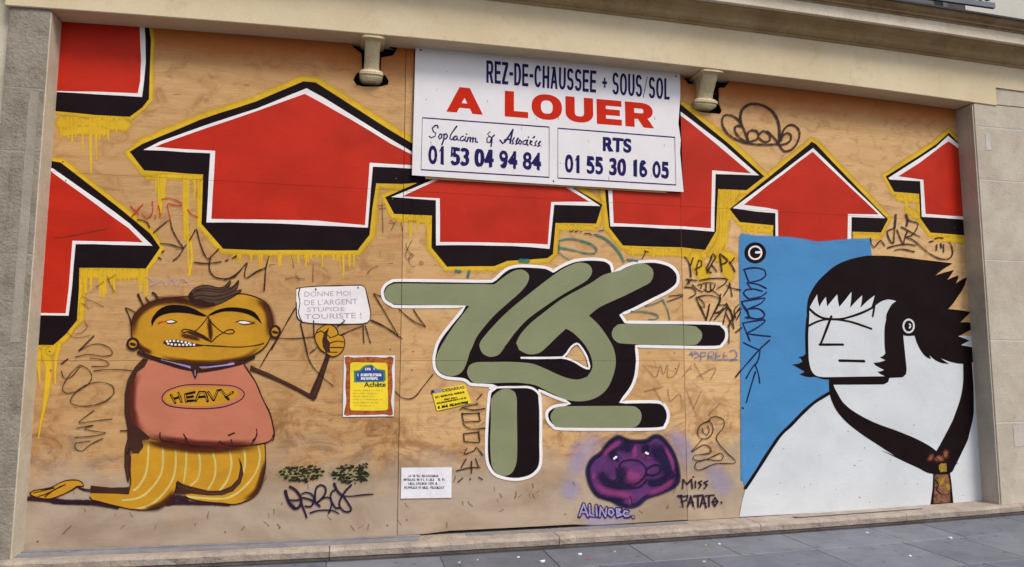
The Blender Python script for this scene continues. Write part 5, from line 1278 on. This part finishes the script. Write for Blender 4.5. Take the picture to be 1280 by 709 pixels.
for q, y1 in enumerate((368, 392, 416, 440, 464, 488)):
    p_ = T(*L5, f"200,{y1} {430 - (q % 3) * 30},{y1}"); scrib('small_print', *p_[0], *p_[1], 1.5, M['ghost'], 3, po, q + 9, 0.5, PY)
stk = paper('sticker', 'small tilted yellow sticker with black print, left of the green lettering\'s foot', 'sticker', T(*L5, "826,392 830,368 1080,320 1138,468 862,530"), M['paperyel'])
text_mesh('lettering', "DEBARRAS", T(*L5, "905,358 1075,330 1082,352 912,382"), M['printblack'], 1, stk, bold=0.02, Y0=PY)
poly('logo', T(*L5, "815,368 840,362 900,352 910,378 850,392 822,392"), M['printgrey'], 1, stk, **kw)
poly('logo_mark', T(*L5, "815,368 838,364 842,386 820,390"), M['printblack'], 2, stk, **kw)
for q, (s, h_, w_) in enumerate((("850,422 1080,380", 1.8, .7), ("920,440 1030,420", 1.6, .6), ("862,470 1095,425", 1.6, .6), ("870,502 1110,460", 2.6, 1.1))):
    p_ = T(*L5, s); scrib('small_print', *p_[0], *p_[1], h_, M['blackline'], 1, stk, q + 20, w_, PY)
nt_ = paper('notice', 'small white paper notice with four lines of handwriting, low on the boards', 'notice', T(490, 575, 11.82, "140,115 510,112 885,108 880,330 878,558 500,566 130,572 134,340"), M['paper'])
for q, s in enumerate(("250,235 715,235", "175,290 780,290", "245,348 700,348", "165,408 775,408")):
    p_ = T(490, 575, 11.82, s); scrib('handwriting', *p_[0], *p_[1], 2.6, M['blackline'], 1, nt_, q + 40, 0.65, PY)

# ------------------------------------------------------------------ litter on the pavement
lit = [(678, 701.5, 0.045, 'w', 'largest crumpled white paper scrap on the pavement below the potato'), (725, 692.8, 0.028, 'w', 'thin white paper scrap close to the sill below the potato'),
       (734, 699, 0.02, 'r', 'small red scrap on the pavement'), (768, 689.5, 0.016, 'y', 'small yellow scrap on the pavement near the sill'),
       (882, 681, 0.016, 'y', 'tiny yellowish scrap beside a white one near the sill'), (899, 680, 0.016, 'w', 'tiny white scrap near the sill, below the woman\'s left shoulder'),
       (880, 702, 0.018, 'w', 'white scrap at the front of the pavement, middle of the photo'), (647.6, 696.6, 0.016, 'w', 'tiny white scrap below the green lettering'),
       (574, 703, 0.015, 'w', 'tiny white scrap below the paper notice'), (597, 699.7, 0.014, 'y', 'tiny cream scrap right of another, below the notice'),
       (1084, 665.6, 0.022, 'w', 'white scrap against the sill under the white robe'), (1188.6, 672.5, 0.03, 'w', 'bright white scrap on the pavement at the right'),
       (1138, 695, 0.02, 'w', 'faint white scrap near the bottom right corner')]
M['scrapr'] = flat('red_scrap', rgb(200, 60, 60), 0.6); M['scrapy'] = flat('yellow_scrap', rgb(214, 190, 120), 0.7)
for (x, y, s, c, lb) in lit:
    s *= 0.75
    z = -0.06; X, Yg = G(x, y, z); z = ZP(X); X, Yg = G(x, y, z + 0.004)
    bm = bmesh.new(); n = 9
    ctr = bm.verts.new((X, Yg, z + s * 0.35)); ring = []
    for i in range(n):
        t = 2 * math.pi * i / n; rr_ = s * random.uniform(0.6, 1.1)
        ring.append(bm.verts.new((X + rr_ * math.cos(t), Yg + rr_ * 0.7 * math.sin(t), z + random.uniform(0.002, 0.012))))
    low = [bm.verts.new((v.co.x * 0.98 + X * 0.02, v.co.y * .98 + Yg * .02, z + 0.0005)) for v in ring]
    for i in range(n):
        j = (i + 1) % n
        bm.faces.new((ctr, ring[i], ring[j])); bm.faces.new((ring[i], low[i], low[j], ring[j]))
    bm.faces.new(low[::-1])
    bmesh.ops.translate(bm, verts=bm.verts, vec=(-X, -Yg, -z))
    o = finish('paper_scrap', bm, {'w': M['paper'], 'r': M['scrapr'], 'y': M['scrapy']}[c])
    o.location = (X, Yg, z); o['label'] = lb; o['category'] = 'litter'; o['group'] = 'scraps of litter on the pavement'

r_ = random.Random(11)
bm = bmesh.new()
for _ in range(700):
    x = r_.uniform(-2.6, 7.6)
    if r_.random() < 0.45:
        y = -0.24 + abs(r_.gauss(0, 0.09)) if r_.random() < .4 else -0.008 - abs(r_.gauss(0, 0.03)); y = max(-0.235, min(-0.008, y)); z = ZB(x) + 0.001
        if x < 0.65 and y > -0.17: z += 0.009
        if x < -2.28 or x > 6.28: y = -0.225
    else:
        y = -0.29 - abs(r_.gauss(0, 0.10)) - (r_.random() ** 3) * 0.8; z = ZP(x) + 0.001
    q = r_.uniform(0.0015, 0.0055); t = r_.uniform(0, 6.28)
    vs = [bm.verts.new((x + q * math.cos(t + k_ * 2.1) * r_.uniform(.6, 1.3), y + q * math.sin(t + k_ * 2.1), z)) for k_ in range(3)]
    vs.append(bm.verts.new((x, y, z + q * 0.9)))
    for i_, j_, k_ in ((0, 1, 3), (1, 2, 3), (2, 0, 3), (0, 2, 1)): bm.faces.new((vs[i_], vs[j_], vs[k_]))
grit = finish('grit', bm, M['metal']); grit['kind'] = 'stuff'
bm_l = []
for _ in range(26):
    x = r_.uniform(525, 842); y0 = 64 + (x - 520) * 0.094; y = r_.uniform(y0 + 3, y0 + 145)
    bm_l.append(([(x, y), (x + r_.uniform(-.6, .6), y + r_.uniform(.5, 5))], r_.uniform(0.8, 1.7)))
sm_ = strokes('grime_marks', bm_l, 1, M['ghost'], 0, sgn, Y0=SY, cut=False, ) if False else None
JOINED = JOINED + ('grime_marks',)
sm_ = strokes('grime_marks', bm_l, 1, M['grime'], 0, sgn, Y0=SY, cut=False); sm_['kind'] = 'stuff'

# tidy the helper property
for o in bpy.data.objects:
    if 'o' in o.keys(): del o['o']
